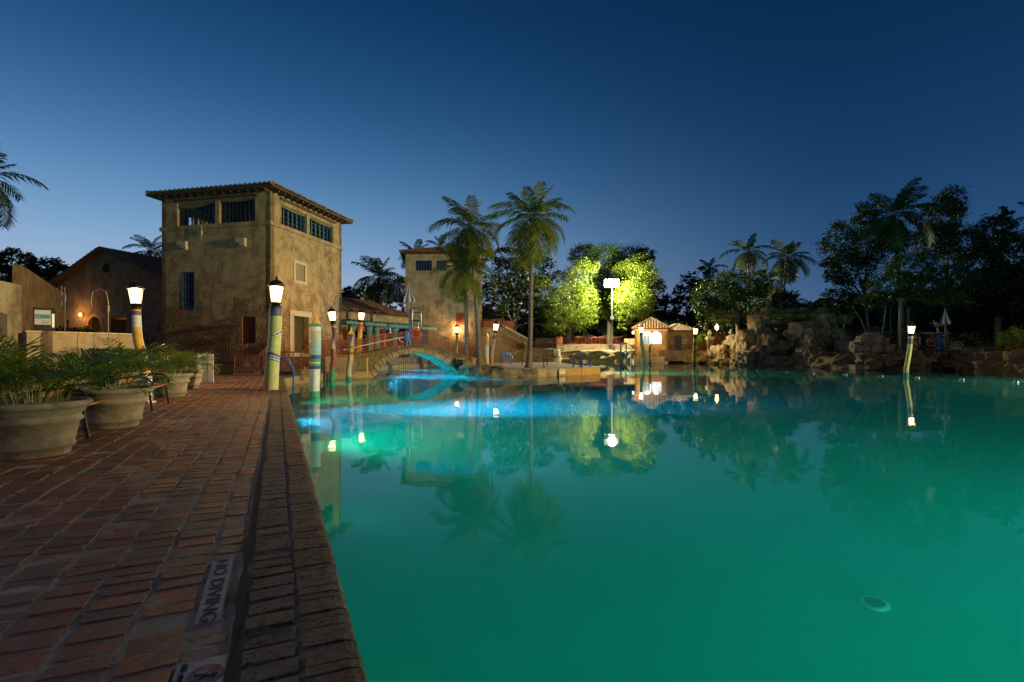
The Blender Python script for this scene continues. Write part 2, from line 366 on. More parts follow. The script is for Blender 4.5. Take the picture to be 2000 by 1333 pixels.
# ---------------------------------------------------------------- the brick deck beside the pool
rnd = random.Random(4)
def brick_mat():
    m = Mat('old_brick'); a = m.n('Attribute'); a.attribute_name = 'bcol'
    n1 = m.noise(7, 9, .75); n2 = m.noise(45, 6, .75); n3 = m.noise(1.1, 7, .7)
    c = m.mix(m.ramp(n1, [(.42, 0.), (.62, .8)]), a.outputs['Color'], (.21, .13, .075))      # worn grey film
    c = m.mix(m.ramp(n3, [(.53, 0.), (.66, .9)]), c, (.045, .04, .032))                       # dark algae patches
    c = m.mix(m.ramp(n2, [(.34, .85), (.46, 0.)]), c, (.03, .025, .02))                          # pits
    c = m.mix(m.ramp(m.noise(90, 3, .8), [(.6, 0.), (.72, .35)]), c, (.4, .36, .3))
    r = m.ramp(n1, [(.3, .38), (.7, .7)])
    return m.out(c, r, m.bump(n2, .8, .012, m.bump(n1, .6, .02)), spec=.35)
M_BRICK = brick_mat()
def cope_mat():
    m = Mat('pitted_coping_stone'); a = m.n('Attribute'); a.attribute_name = 'bcol'
    pits = m.ramp(m.noise(26, 5, .75, None, .8), [(.38, .2), (.48, 1.)]); big = m.ramp(m.noise(5, 6, .8, None, 1.), [(.34, .25), (.42, 1.)])
    c = m.mix(m.ramp(m.noise(2.2, 7, .7), [(.4, 0.), (.6, .7)]), a.outputs['Color'], (.26, .2, .14))
    c = m.mix(m.ramp(m.noise(60, 4, .8), [(.5, 0.), (.7, .5)]), c, (.36, .3, .22)); c = m.mix(.85, c, pits, 'MULTIPLY'); c = m.mix(.8, c, big, 'MULTIPLY')
    return m.out(c, .75, m.bump(pits, .9, .012, m.bump(big, .9, .02)), spec=.3)
M_COPE = cope_mat()
def mortar_mat():
    m = Mat('sandy_mortar'); n = m.noise(3, 8, .7); 
    c = m.ramp(n, [(.32, (.1, .07, .05)), (.45, (.34, .27, .19)), (.75, (.5, .42, .31))])
    return m.out(c, .95, m.bump(m.noise(40, 6), .8, .012))
M_MORTAR = mortar_mat()
def brick(b, s0, s1, t0, t1, z, hh=.02, bev=.007, tilt=.003, jit=.008):
    def j(): return rnd.uniform(-jit, jit)
    q = [(s0+j(), t0+j()), (s1+j(), t0+j()), (s1+j(), t1+j()), (s0+j(), t1+j())]
    cs = (s0+s1)/2; ct = (t0+t1)/2; zt = z+rnd.uniform(-.0035, .0045)
    top = []
    for s, t in q:
        k = bev*1.3; s2 = s+(k if s < cs else -k); t2 = t+(k if t < ct else -k)
        top.append(st(s2, t2, zt+rnd.uniform(-tilt, tilt)))
    b.add([st(s, t, z-hh) for s, t in q]+top, [(4, 7, 6, 5), (0, 4, 5, 1), (1, 5, 6, 2), (2, 6, 7, 3), (3, 7, 4, 0)])
def bcol():
    k = rnd.random()
    if k < .55: c = (.33, .085, .025)
    elif k < .75: c = (.22, .07, .03)
    elif k < .92: c = (.2, .12, .065)
    elif k < .95: c = (.3, .12, .045)
    else: c = (.06, .055, .055)
    f = rnd.uniform(.75, 1.25); return tuple(v*f for v in c)
b = MB(); s = -.162
wav = lambda s: noise.noise(Vector((s*.7, 3.1, 0)))*.02
BW = .215
col = 0
while s > -17:
    t = -1 + rnd.uniform(0, .1)
    sw = .148 if col == 0 else BW+rnd.uniform(-.006, .006)
    far = s < -9
    while t < 27.5:
        dl = .135+rnd.uniform(-.03, .035)
        wv = noise.noise(Vector((t*.35, s*.4, 0)))*.018+noise.noise(Vector((t*2.3, s*1.4, 3)))*.006
        sign_gap = -.55 < s < -.17 and (1.50 < t < 1.83)
        b.col = bcol()
        if not (col == 0 and (t+dl > 2.42 and t < 3.10 or t+dl > 1.89 and t < 2.12)):
            brick(b, s-sw+wv, s-.012+wv, t+.005, t+dl-.005, .5)
        t += dl
    s -= sw+.004; col += 1
dk = b.build('brick_paving', M_BRICK, kind='structure')
MB().add([st(-17.2, -2, .4965), st(-.12, -2, .4965), st(-.12, 27.7, .4965), st(-17.2, 27.7, .4965)], [(0, 1, 2, 3)]).build('mortar_bed', M_MORTAR, kind='structure')
# coping: one course of coral blocks and an edge course of bricks on edge
b = MB(); t = -3
while t < 25.8:
    dl = .13+rnd.uniform(-.02, .03); f = rnd.uniform(.8, 1.2); b.col = (.15*f, .115*f, .085*f)
    w1 = .02*noise.noise(Vector((t*.9, 9, 0)))
    brick(b, -.125+w1*1.3, .075+w1, t+.002, t+dl-.002, .509, .03, .01, .004, .004); t += dl
t = -3
while t < 25.8:
    dl = .062+rnd.uniform(-.008, .01); f = rnd.uniform(.75, 1.2)
    b.col = (.15*f, .1*f, .07*f) if rnd.random() < .7 else (.2*f, .085*f, .04*f)
    w1 = .014*noise.noise(Vector((t*.9, 5, 0))); e = .012*noise.noise(Vector((t*2.2, 1, 0)))
    s0, s1 = .083+w1, .285+e; j = rnd.uniform(-.003, .003); zt = .509+rnd.uniform(-.003, .003)
    prof = [(s0, .47), (s0+.006, zt), (s1-.05, zt-.002), (s1-.018, zt-.012), (s1+j, zt-.04), (s1+j, .36), (s1-.03, .34)]
    vs = [st(a, t+.003, z) for a, z in prof]+[st(a, t+dl-.003, z) for a, z in prof]; kk = len(prof)
    b.add(vs, [(i, i+kk, i+kk+1, i+1) for i in range(kk-1)]+[tuple(range(kk)), tuple(range(2*kk-1, kk-1, -1))]); t += dl
b.build('pool_coping', M_COPE, kind='structure')
b = MB(); b.add([st(-.128, -3, .498), st(.262, -3, .498), st(.262, 25.8, .498), st(-.128, 25.8, .498)], [(0, 1, 2, 3)])
b.add([st(.255, -3, .488), st(.255, -3, -.1), st(.255, 25.8, -.1), st(.255, 25.8, .488)], [(0, 1, 2, 3)])
b.build('coping_bed', M_MORTAR, kind='structure')
# the open dirt joint between paving and coping (dark, uneven)
b = MB(); k = 160; vs = []
for i in range(k):
    t = .2+i*.085; w = (.010+.016*abs(noise.noise(Vector((t*1.7, 2, 0))))+.008*noise.noise(Vector((t*8, 4, 0)))) * (1.3 if t < 6 else .7)
    c = -.145+.012*noise.noise(Vector((t*.8, 7, 0)))
    vs += [st(c-w, t, .5065), st(c+w, t, .5065)]
b.add(vs, [(2*i, 2*i+1, 2*i+3, 2*i+2) for i in range(k-1)])
b.build('dirt_joint', paint('black_dirt', (.012, .012, .014), .95, 0, .4, 30, .8), kind='structure')
# ---------------------------------------------------------------- writing
def text(body, size, M, mat, name, parent, extrude=.0015, **tags):
    cu = bpy.data.curves.new(name, 'FONT'); cu.body = body; cu.size = size; cu.extrude = extrude; cu.align_x = 'CENTER'; cu.align_y = 'CENTER'
    tmp = bpy.data.objects.new('tmp', cu); sc.collection.objects.link(tmp)
    dg = bpy.context.evaluated_depsgraph_get(); me = bpy.data.meshes.new_from_object(tmp.evaluated_get(dg)); me.name = name
    bpy.data.objects.remove(tmp); o = bpy.data.objects.new(name, me); sc.collection.objects.link(o); me.transform(M)
    if parent is not None: me.transform(Matrix.Translation(-Vector(parent['_o']))); o.parent = parent
    me.materials.clear(); me.materials.append(mat); return tag(o, **tags)
def frame(o, x, y):                        # matrix with text direction x and glyph-up y at point o
    x = Vector(x).normalized(); y = Vector(y).normalized(); z = x.cross(y)
    return Matrix(((x.x, y.x, z.x, o[0]), (x.y, y.y, z.y, o[1]), (x.z, y.z, z.z, o[2]), (0, 0, 0, 1)))
M_TILEW = paint('white_glazed_tile', (.33, .32, .31), .6, 0, .3, 14, .3)
M_SIGNW = paint('scuffed_white_tile', (.3, .31, .33), .5, 0, .35, 14, .3)
M_INK = paint('black_ink', (.02, .02, .022), .7, 0, .3, 20, .2)
M_SIGNR = paint('faded_red_ink', (.3, .03, .03), .6, 0, .3, 20, .2)
def ring(mb, c, x, y, r0, r1, z, n=40):
    vs = []
    for i in range(n):
        a = 2*math.pi*i/n; d = Vector(x)*math.cos(a)+Vector(y)*math.sin(a)
        for r in (r0, r1): vs.append(Vector(c)+d*r+Vector((0, 0, z)))
    mb.add(vs, [(2*i, 2*i+1, (2*i+3) % (2*n), (2*i+2) % (2*n)) for i in range(n)])
def slab(mb, s0, s1, t0, t1, z0, z1): mb.prism([st(s0, t0), st(s1, t0), st(s1, t1), st(s0, t1)], z0, z1)
T = thing('floor_sign', st(-.26, 2.75, .5), 'narrow white tile strip reading NO DIVING set in the brick paving', 'floor sign')
mb = MB(); slab(mb, -.305, -.215, 2.42, 3.10, .47, .504); mb.build('tile', M_TILEW, T)
text('NO DIVING', .082, frame(st(-.262, 2.76, .5052), -U, NR)@Matrix.Diagonal((1.62, 1, 1, 1)), M_INK, 'lettering', T)
T = thing('floor_sign', st(-.24, 2.0, .5), 'square white tile with a red crossed circle over a diving figure', 'floor sign')
mb = MB(); slab(mb, -.318, -.166, 1.885, 2.125, .47, .505); mb.build('tile', M_SIGNW, T)
mb = MB(); cc = st(-.222, 2.02); ring(mb, cc, NR, U, .046, .056, .5075); a = (NR+U).normalized(); c2 = Vector((cc.x, cc.y, .5085)); mb.bar(c2-a*.05, c2+a*.05, .009, .001); c2.z = .506; mb.build('prohibition_ring', M_SIGNR, T)
mb = MB(); mb.tube([c2+NR*-.035+U*.01, c2+NR*-.008, c2+NR*.014-U*.014, c2+NR*.034-U*.026], [.003, .005, .004, .002], 6); mb.tube([c2+NR*.014-U*.014, c2+NR*.036-U*.005], .002, 5); mb.lathe(c2+NR*.023-U*.004, [(.001, -.004), (.006, 0), (.001, .003)], 8)
mb.build('diving_figure', M_INK, T)
text('NO', .03, frame(st(-.295, 2.09, .5062), -U, NR), M_INK, 'lettering', T)
text('DIVING', .024, frame(st(-.298, 2.01, .5062), -U, NR), M_INK, 'lettering', T)
# ---------------------------------------------------------------- architecture helpers
class Facade:
    """a vertical wall plane: u along the wall, z up, d outwards"""
    def __init__(s, p0, p1):
        s.p = Vector((p0[0], p0[1], 0)); q = Vector((p1[0], p1[1], 0)); s.L = (q-s.p).length
        s.u = (q-s.p).normalized(); s.n = Vector((s.u.y, -s.u.x, 0))
    def at(s, u, z, d=0): p = s.p+s.u*u+s.n*d; return Vector((p.x, p.y, z))
    def hit(s, px, py, d=0):               # (u, z) where that pixel's ray meets the wall
        k = (px-1000)/F; o = s.p+s.n*d
        # o.x + u ux = k (o.y + u uy)
        u = (k*o.y-o.x)/(s.u.x-k*s.u.y); D = o.y+u*s.u.y
        return u, CAMZ+(YH-py)/F*D
    def rect(s, x0, x1, y0, y1):
        xm = (x0+x1)/2
        return s.hit(x0, y0)[0], s.hit(x1, y0)[0], s.hit(xm, y1)[1], s.hit(xm, y0)[1]
    def wall(s, mb, z0, z1, holes=(), th=.35, u0=0, u1=None):
        u1 = s.L if u1 is None else u1
        us = sorted({u0, u1, *[min(max(h[i], u0), u1) for h in holes for i in (0, 1)]}); zs = sorted({z0, z1, *[h[i] for h in holes for i in (2, 3)]})
        inside = lambda a, c: any(h[0] < a < h[1] and h[2] < c < h[3] for h in holes)
        solid = [[not inside((us[i]+us[i+1])/2, (zs[j]+zs[j+1])/2) for j in range(len(zs)-1)] for i in range(len(us)-1)]
        for i in range(len(us)-1):
            for j in range(len(zs)-1):
                if not solid[i][j]: continue
                a, b, c, d = us[i], us[i+1], zs[j], zs[j+1]
                P = [s.at(a, c), s.at(b, c), s.at(b, d), s.at(a, d)]; Q = [s.at(a, c, -th), s.at(b, c, -th), s.at(b, d, -th), s.at(a, d, -th)]
                fs = [(0, 1, 2, 3), (7, 6, 5, 4)]
                if i == 0 or not solid[i-1][j]: fs.append((0, 3, 7, 4))
                if i == len(us)-2 or not solid[i+1][j]: fs.append((1, 5, 6, 2))
                if j == 0 or not solid[i][j-1]: fs.append((0, 4, 5, 1))
                if j == len(zs)-2 or not solid[i][j+1]: fs.append((3, 2, 6, 7))
                mb.add(P+Q, fs)
    def box(s, mb, u0, u1, z0, z1, d0, d1):
        P = [s.at(u, z, d) for d in (d0, d1) for u, z in ((u0, z0), (u1, z0), (u1, z1), (u0, z1))]
        mb.add(P, [(3, 2, 1, 0), (4, 5, 6, 7), (0, 1, 5, 4), (1, 2, 6, 5), (2, 3, 7, 6), (3, 0, 4, 7)])
    def frame(s, mb, u0, u1, z0, z1, w, d0, d1):
        s.box(mb, u0-w, u1+w, z1, z1+w, d0, d1); s.box(mb, u0-w, u1+w, z0-w, z0, d0, d1)
        s.box(mb, u0-w, u0, z0, z1, d0, d1); s.box(mb, u1, u1+w, z0, z1, d0, d1)
def tiles(mb, e0, e1, ridge, spacing=.26, r=.1, seg=.42, lens=None):
    """barrel tiles on a sloping plane. e0,e1 eave ends; ridge = unit vector up the slope; lens(a) = slope length at 0..1 along the eave"""
    e0, e1, up = Vector(e0), Vector(e1), Vector(ridge).normalized(); L = (e1-e0).length; x = (e1-e0)/L; nrm = x.cross(up).normalized()
    if nrm.z < 0: nrm = -nrm
    n = max(2, int(L/spacing))
    for i in range(n):
        a = (i+.5)/n; ln = lens(a)
        if ln < .1: continue
        base = e0+x*(a*L); k = max(1, round(ln/seg)); sl = ln/k
        jx = rnd.uniform(-.01, .01)
        for j in range(k):
            vs = []
            for q, rr, lift in ((j*sl-.03, r*1.08, .045), ((j+1)*sl, r*.86, .0)):
                for t in range(5):
                    an = math.pi*t/4; vs.append(base+up*q+x*(math.cos(an)*rr+jx)+nrm*(math.sin(an)*rr*.9+lift+.01))
            mb.add(vs, [(t, t+1, t+6, t+5) for t in range(4)]+[(0, 4, 3, 2, 1)])
def hip_roof(parent, corners, z, over, pitch, mat, spacing=.26, name='roof', th=.16, soffit=M_BROWN, r=.1):
    """corners ccw seen from above, rectangular plan; ridge along the longer side"""
    c = [Vector((p[0], p[1], 0)) for p in corners]; ctr = sum(c, Vector())/4
    ax = (c[1]-c[0]).normalized(); ay = (c[3]-c[0]).normalized(); lx = (c[1]-c[0]).length/2+over; ly = (c[3]-c[0]).length/2+over
    if ly > lx: ax, ay, lx, ly = ay, -ax, ly, lx
    h = ly*math.tan(pitch); rl = lx-ly
    P = lambda a, b, zz: Vector((*(ctr+ax*a+ay*b).xy, zz))
    E = [P(-lx, -ly, z), P(lx, -ly, z), P(lx, ly, z), P(-lx, ly, z)]; Ra, Rb = P(-rl, 0, z+h), P(rl, 0, z+h)
    base = MB(); dn = Vector((0, 0, -th))
    base.add(E+[Ra, Rb]+[e+dn for e in E], [(0, 1, 5, 4), (1, 2, 5), (2, 3, 4, 5), (3, 0, 4), (0, 6, 7, 1), (1, 7, 8, 2), (2, 8, 9, 3), (3, 9, 6, 0), (6, 9, 8, 7)])
    o = base.build(name, soffit, parent)
    t = MB(); sl = ly/math.cos(pitch)
    for e0, e1, inw, W in ((E[0], E[1], ay, lx), (E[1], E[2], -ax, ly), (E[2], E[3], -ay, lx), (E[3], E[0], ax, ly)):
        up = inw*math.cos(pitch)+Vector((0, 0, math.sin(pitch)))
        tiles(t, e0, e1, up, spacing, r, .42, lambda a, W=W: sl*min(1, min(a, 1-a)*2*W/ly))
    for a, b2 in ((E[0], Ra), (E[3], Ra), (E[1], Rb), (E[2], Rb), (Ra, Rb)):
        if (b2-a).length < .2: continue
        k = max(1, int((b2-a).length/.4))
        for i in range(k): t.tube([a.lerp(b2, i/k)+Vector((0, 0, .07+.03)), a.lerp(b2, (i+1)/k)+Vector((0, 0, .06))], [r*1.1, r*.9], 8)
    t.build('roof_tile', mat, o)
    return o
def shutters(f, r, n, parent, mat=M_BLUEWOOD, d=-.12, rails=4, name='window', fw=.05):
    u0, u1, z0, z1 = r; mb = MB(); f.box(mb, u0, u1, z0, z0+fw, d-.05, d); f.box(mb, u0, u1, z1-fw, z1, d-.05, d)
    k = n
    for i in range(k+1):
        u = u0+(u1-u0)*i/k; f.box(mb, max(u0, u-fw), min(u1, u+fw), z0+fw, z1-fw, d-.045, d+.004)
    for j in range(1, rails): z = z0+(z1-z0)*j/rails; f.box(mb, u0+fw, u1-fw, z-.015, z+.015, d-.04, d-.01)
    return mb.build(name, mat, parent)
M_NAVY = paint('navy_shutter', (.008, .025, .06), .6, 0, .3, 12, .3); M_BLIND = paint('dirty_canvas_blind', (.16, .125, .075), .9, 0, .3, 8, .3)
# ---------------------------------------------------------------- the near tower
A = Vector((-15.1, 32, 0)); dl = Vector((-4.5, 1, 0)).normalized(); dr = Vector((1, 4.5, 0)).normalized(); W1 = 8.2
FL = Facade(A+dl*W1, A); FR = Facade(A, A+dr*W1); FB = Facade(A+dl*W1+dr*W1, A+dl*W1); FK = Facade(A+dr*W1, A+dl*W1+dr*W1)
T = thing('stone_tower', A+dl*4+dr*4, 'big square tower of worn ochre stone and render with blue shutters, nearest the pool lamps', 'tower')
ZC = 9.9; ZT = 11.75
hl = [FL.rect(346, 420, 398, 440), FL.rect(428, 498, 392, 436)]; hl = [(a, b, ZC+.02, 11.42) for a, b, _, _ in hl]
hr = [(FR.rect(550, 600, 410, 440)[0], FR.rect(550, 600, 410, 440)[1], ZC+.02, 11.2), (FR.rect(605, 651, 420, 450)[0], FR.rect(605, 651, 420, 450)[1], ZC+.02, 11.2)]
slot = FL.rect(355, 380, 532, 605); shut = FL.rect(473, 499, 619, 671); lat = FR.rect(577, 595, 517, 549); door = FR.rect(572, 602, 618, 694)
door = (door[0], door[1], 1.5, FR.hit(587, 618)[1])
wl = MB()
FL.wall(wl, .4, ZT, hl+[slot, shut]); FR.wall(wl, .4, ZT, hr+[lat, door]); ub = FB.hit(378, 420)[0], FB.hit(361, 420)[0]; FB.wall(wl, .4, ZT, [(min(ub), max(ub), ZC, 11.1)]); FK.wall(wl, .4, ZT, ())
wl.build('wall', M_TOWER, T)
fl = MB(); fl.prism([FL.at(.4, 0, -.4).xy, FR.at(.4, 0, -.4).xy, FR.at(7.8, 0, -.4).xy, FK.at(7.8, 0, -.4).xy], ZC-.3, ZC-.05); fl.build('upper_floor', M_BROWN, T)
bd = MB()
for f in (FL, FR, FB, FK): f.box(bd, -.09, f.L+.003, ZC-.28, ZC-.03, .003, .1)
bd.build('string_course', M_TOWER, T)
for h in hl+hr:
    f = FL if h in hl else FR; shutters(f, h, 6 if f is FR else 9, T, M_BLUEWOOD if f is FR else M_NAVY, d=-.18)
    sl = MB(); k = 10; vs = []                                                     # slumped canvas blind along the top
    for i in range(k+1):
        u = h[0]+(h[1]-h[0])*i/k; dz = .12+.16*math.sin(i/k*math.pi)*(1 if f is FL else .5)*(1 if h is hl[0] or f is FR else .3)+ (.2*(1-i/k) if h is hl[0] else 0)
        vs += [f.at(u, h[3], -.1), f.at(u, h[3]-dz, -.06)]
    sl.add(vs, [(2*i, 2*i+1, 2*i+3, 2*i+2) for i in range(k)]); sl.build('awning', M_BLIND, T)
lb = MB()
for f, a, b2 in ((FL, hl[0][0]-.2, hl[1][1]+.2), (FR, hr[0][0]-.2, hr[1][1]+.2)):
    f.box(lb, a, b2, 11.46, 11.6, .003, .12)
lb.build('lintel_beam', M_BROWN, T)
for i, (f, px, py) in enumerate(((FL, 359, 481), (FL, 473, 475))):
    u, z = f.hit(px, py); cb = MB(); f.box(cb, u-.33, u+.33, z+.02, z+.28, .002, .22); f.box(cb, u-.05, u+.32, z-.16, z+.02, .002, .2); f.box(cb, u+.08, u+.3, z-.25, z-.16, .002, .14); cb.build('corbel', M_TRIM, T)
for px, py in ((574, 484), (648, 509)):
    u, z = FR.hit(px, py); cb = MB(); FR.box(cb, u-.3, u+.35, z+.05, z+.16, .002, .05); FR.box(cb, u-.25, u-.1, z-.22, z+.05, .002, .04); FR.box(cb, u+.2, u+.33, z-.2, z+.05, .002, .045); cb.build('corbel', M_TOWER, T)
u, z = FL.hit(393, 456); cb = MB(); FL.box(cb, u-.18, u+.1, z-.12, z+.16, .002, .1); cb.tube([FL.at(u+.12, z-.45, .12), FL.at(u+.12, z+.45, .12)], .02, 6); cb.build('wall_bracket', M_TRIM, T)
gr = MB()
for i in range(5): u = slot[0]+(slot[1]-slot[0])*(i+.5)/5; gr.tube([FL.at(u, slot[2], -.03), FL.at(u, slot[3], -.03)], .016, 6)
for j in range(4): z = slot[2]+(slot[3]-slot[2])*(j+.3)/4; FL.box(gr, slot[0], slot[1], z, z+.05, -.05, -.02)
FL.frame(gr, slot[0]+.04, slot[1]-.04, slot[2]+.04, slot[3]-.04, .05, -.06, .02); gr.build('window_grille', M_BLUEWOOD, T)
bk = MB(); FL.box(bk, slot[0]-.1, slot[1]+.1, slot[2]-.1, slot[3]+.1, -.5, -.36); bk.build('window', M_DARK, T)
sh = MB(); FL.box(sh, *shut, -.12, -.08)
for i in range(9): u = shut[0]+(shut[1]-shut[0])*(i+.1)/9; FL.box(sh, u, u+(shut[1]-shut[0])/11, shut[2]+.05, shut[3]-.05, -.08, -.06)
sh.build('shutter', paint('dull_red_shutter', (.1, .022, .015), .7, 0, .35, 10, .3), T)
la = MB(); u0, u1, z0, z1 = lat; FR.frame(la, u0, u1, z0, z1, .22, .003, .05); n = 5
for i in range(-n, n*2):                                                           # diamond lattice
    for sgn in (1, -1):
        a = [u0+(u1-u0)*i/n, z0 if sgn > 0 else z1]; bq = [u0+(u1-u0)*(i+n*1.4)/n, z1 if sgn > 0 else z0]
        lo, hi = max(0, (u0-a[0])/(bq[0]-a[0])), min(1, (u1-a[0])/(bq[0]-a[0]))
        if hi <= lo: continue
        p = lambda t: FR.at(a[0]+(bq[0]-a[0])*t, a[1]+(bq[1]-a[1])*t, -.05-(.01 if sgn > 0 else 0)); la.bar(p(lo), p(hi), .035)
la.build('lattice_window', M_TRIM, T)
ds = MB(); FR.frame(ds, door[0], door[1], 1.5, door[3], .34, .003, .06); FR.frame(ds, door[0], door[1], 1.6, door[3]-.02, .09, .062, .1); ds.build('door_surround', M_TRIM, T)
hall = MB(); FR.box(hall, door[0]-1, door[1]+1, 1.3, door[3]+.5, -2.3, -2.2); FR.box(hall, door[1]+.3, door[1]+.4, 1.3, door[3]+.5, -2.19, -.36); FR.box(hall, door[0]-1, door[1]+1, 1.2, 1.3, -2.19, -.36); hall.build('hallway', M_INT, T)
dd = MB(); FR.box(dd, door[0]+.1, door[0]+.75, 1.31, door[3]-.3, -1.0, -.92); FR.box(dd, door[0]+.15, door[0]+.7, 2.4, 2.45, -.92, -.88); dd.build('door', M_BROWN, T)
hip_roof(T, [FL.at(0, 0), A, FR.at(W1, 0), FK.at(W1, 0)], 11.95, .62, R(9), M_TILE, .34, r=.13, th=.13)
# rafter tails under the eaves
for f in (FL, FR):
    for i in range(14): rf = MB(); u = .2+i*(f.L-.3)/13; f.box(rf, u-.05, u+.05, 11.66, 11.8, .01, .5); rf.build('rafter', M_BROWN, T)
# ---------------------------------------------------------------- the far tower
D2 = 60.; x0, x1 = at(792, 0, D2).x, at(941, 0, D2).x
G = Facade((x0, D2), (x1, D2)); GL_ = Facade((x0-1.1, D2+8.6), (x0, D2)); GR_ = Facade((x1, D2), (x1-.5, D2+8.6)); GB = Facade((x1-.5, D2+8.6), (x0-1.1, D2+8.6))
T2 = thing('pale_tower', (x0+4, D2+4, .4), 'tall pale rendered tower behind the palms, lamp glow at its foot', 'tower')
zz = lambda py, D=D2: CAMZ+(YH-py)/F*D
h2 = [G.rect(812, 843, 509, 529), G.rect(852, 872, 509, 529), G.rect(888, 918, 509, 529)]
gw = G.rect(894, 906, 572, 584); rs = G.rect(891, 906, 611, 635); bdr = G.rect(819, 836, 643, 676); bdr = (bdr[0], bdr[1], 1.2, bdr[3])
wl = MB(); G.wall(wl, .4, zz(497), h2+[gw, rs, bdr]); GL_.wall(wl, .4, zz(497), [(1.5, 3.5, zz(529), zz(509)), (4.5, 6.8, zz(529), zz(509))]); GR_.wall(wl, .4, zz(497)); GB.wall(wl, .4, zz(497)); wl.build('wall', M_TOWER2, T2)
for h in h2: shutters(G, h, 6, T2, d=-.12, rails=3)
bk = MB(); G.box(bk, .4, G.L-.4, zz(535), zz(500), -1.2, -1.1); bk.build('window_backing', M_DARK, T2)
bd = MB(); G.box(bd, -.1, G.L+.1, zz(549), zz(545.5), .003, .12); G.box(bd, -.05, G.L+.05, zz(532), zz(530.5), .003, .08)
for pxa in (842.5, 872): G.box(bd, G.hit(pxa, 500)[0]+.08, G.hit(pxa+8, 500)[0]-.08, zz(548), zz(506), .004, .05)
bd.build('string_course', M_TOWER2, T2)
gm = MB(); G.frame(gm, *gw, .15, .003, .05)
for i in range(1, 4):
    u = gw[0]+(gw[1]-gw[0])*i/4; G.box(gm, u-.035, u+.035, gw[2], gw[3], -.1, -.05); z = gw[2]+(gw[3]-gw[2])*i/4; G.box(gm, gw[0], gw[1], z-.035, z+.035, -.11, -.06)
gm.build('grid_window', M_TRIM, T2)
pn = MB(); G.box(pn, gw[0], gw[1], gw[2], gw[3], -.3, -.26); pn.build('lit_pane', emit('lit_window_glow', (1, .82, .6), .55), T2)
sh = MB(); G.box(sh, *rs, -.1, .01); a = G.at(rs[0]+.1, rs[2]+.1, .03); sh.bar(a, G.at(rs[1]-.1, rs[3]-.1, .03), .08); sh.build('shutter', paint('red_brown_boards', (.22, .05, .025), .7, 0, .5, 3, .4), T2)
sh = MB(); G.box(sh, *bdr, -.12, -.04)
for i in range(4): u = bdr[0]+(bdr[1]-bdr[0])*(i+.5)/4; G.box(sh, u-.1, u+.1, bdr[2]+.1, bdr[3]-.1, -.04, -.02)
sh.build('door', paint('slate_blue_door', (.08, .1, .2), .6, 0, .2, 6, .2), T2)
hip_roof(T2, [(x0, D2), (x1, D2), (x1-.5, D2+8.6), (x0-1.1, D2+8.6)], zz(494.5), .75, R(16), M_TILE, .36, r=.14, th=.14)
# ---------------------------------------------------------------- pergola range between the towers
T3 = thing('arcade_building', (-14, 50, .4), 'low tiled range with teal pergola beams and columns between the two towers', 'building')
DA, DB = 46., 56.
FA = Facade(at(662, 0, DA), at(796, 0, DB)); ze = lambda u: 0
wl = MB(); e0 = at(655, 603, DA+1.5); e1 = at(798, 605, DB+1.5); FE = Facade(e0, e1)
zE = 5.7
FE2 = Facade(FE.at(0, 0, -3.2), FE.at(FE.L, 0, -3.2)); FE2.wall(wl, .9, zE, [(1.2, 3.6, .9, 4.1), (5.2, 8.8, 2.2, 3.9)], .3); wl.build('wall', M_WARMINT, T3)
uw = MB(); FE.box(uw, 0, FE.L, 4.75, zE-.05, -.3, 0); uw.build('upper_wall', M_WALL, T3)
rb = MB(); P = [FE.at(-.6, zE, .5), FE.at(FE.L+.2, zE, .5), FE.at(FE.L+.2, zE+2.0, -6), FE.at(-.6, zE+2.0, -6)]
rb.add(P+[p-Vector((0, 0, .14)) for p in P], [(0, 1, 2, 3), (7, 6, 5, 4), (0, 4, 5, 1), (1, 5, 6, 2), (2, 6, 7, 3), (3, 7, 4, 0)]); ro = rb.build('roof', M_BROWN, T3)
tl = MB(); tiles(tl, P[0], P[1], P[3]-P[0], .34, .13, .5, lambda a: (P[3]-P[0]).length); tl.build('roof_tile', M_TILE, ro)
pb = MB(); zb = 4.2
for dd_ in (0, .9): FE.box(pb, -1, FE.L+2.2, zb, zb+.28, 1.2+dd_, 1.4+dd_)
for i in range(22): u = -.6+i*(FE.L+2)/22; FE.box(pb, u-.06, u+.06, zb+.29, zb+.45, -.1, 2.5)
pb.build('pergola_beam', M_TEALWOOD, T3)
for u in (.7, 3.0, 4.1, 6.9, 9.6):
    c = MB(); cc = FE.at(u, 0, 1.35); c.lathe((cc.x, cc.y, 1.0), [(.38, 0), (.38, .25), (.3, .3), (.27, 2.7), (.36, 2.85), (.38, 3.19)], 14); c.build('column', M_TEALWOOD, T3)
fb = MB(); FE.box(fb, 3.4, 5.6, 1.3, 3.1, -2.0, -1.9); fb.build('blue_cabinet', M_BLUEWOOD, T3)
ag = MB()                                                                           # small lit gable seen between the columns
# ---------------------------------------------------------------- gabled house, left
DG = 46.
T4 = thing('gabled_house', at(215, 690, DG), 'dim gabled house with tiled roof, round vent and lit arched doorway', 'house')
g0, g1 = at(112, 0, DG), at(333, 0, DG-4); FG = Facade(g0, g1); zap = zz(497, DG); zev = zz(556, DG)
ua = FG.hit(205, 500)[0]; wl = MB()
ar = FG.rect(172, 197, 610, 652); orr = (ar[0], ar[1], .4, ar[3]-.4)
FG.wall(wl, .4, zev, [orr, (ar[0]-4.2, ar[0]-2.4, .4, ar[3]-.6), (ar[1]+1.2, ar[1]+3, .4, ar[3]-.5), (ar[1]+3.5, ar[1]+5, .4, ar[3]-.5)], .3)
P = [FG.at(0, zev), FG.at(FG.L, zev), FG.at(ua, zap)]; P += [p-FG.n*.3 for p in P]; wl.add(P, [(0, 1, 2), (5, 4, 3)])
wl.build('wall', M_DARKWALL, T4)
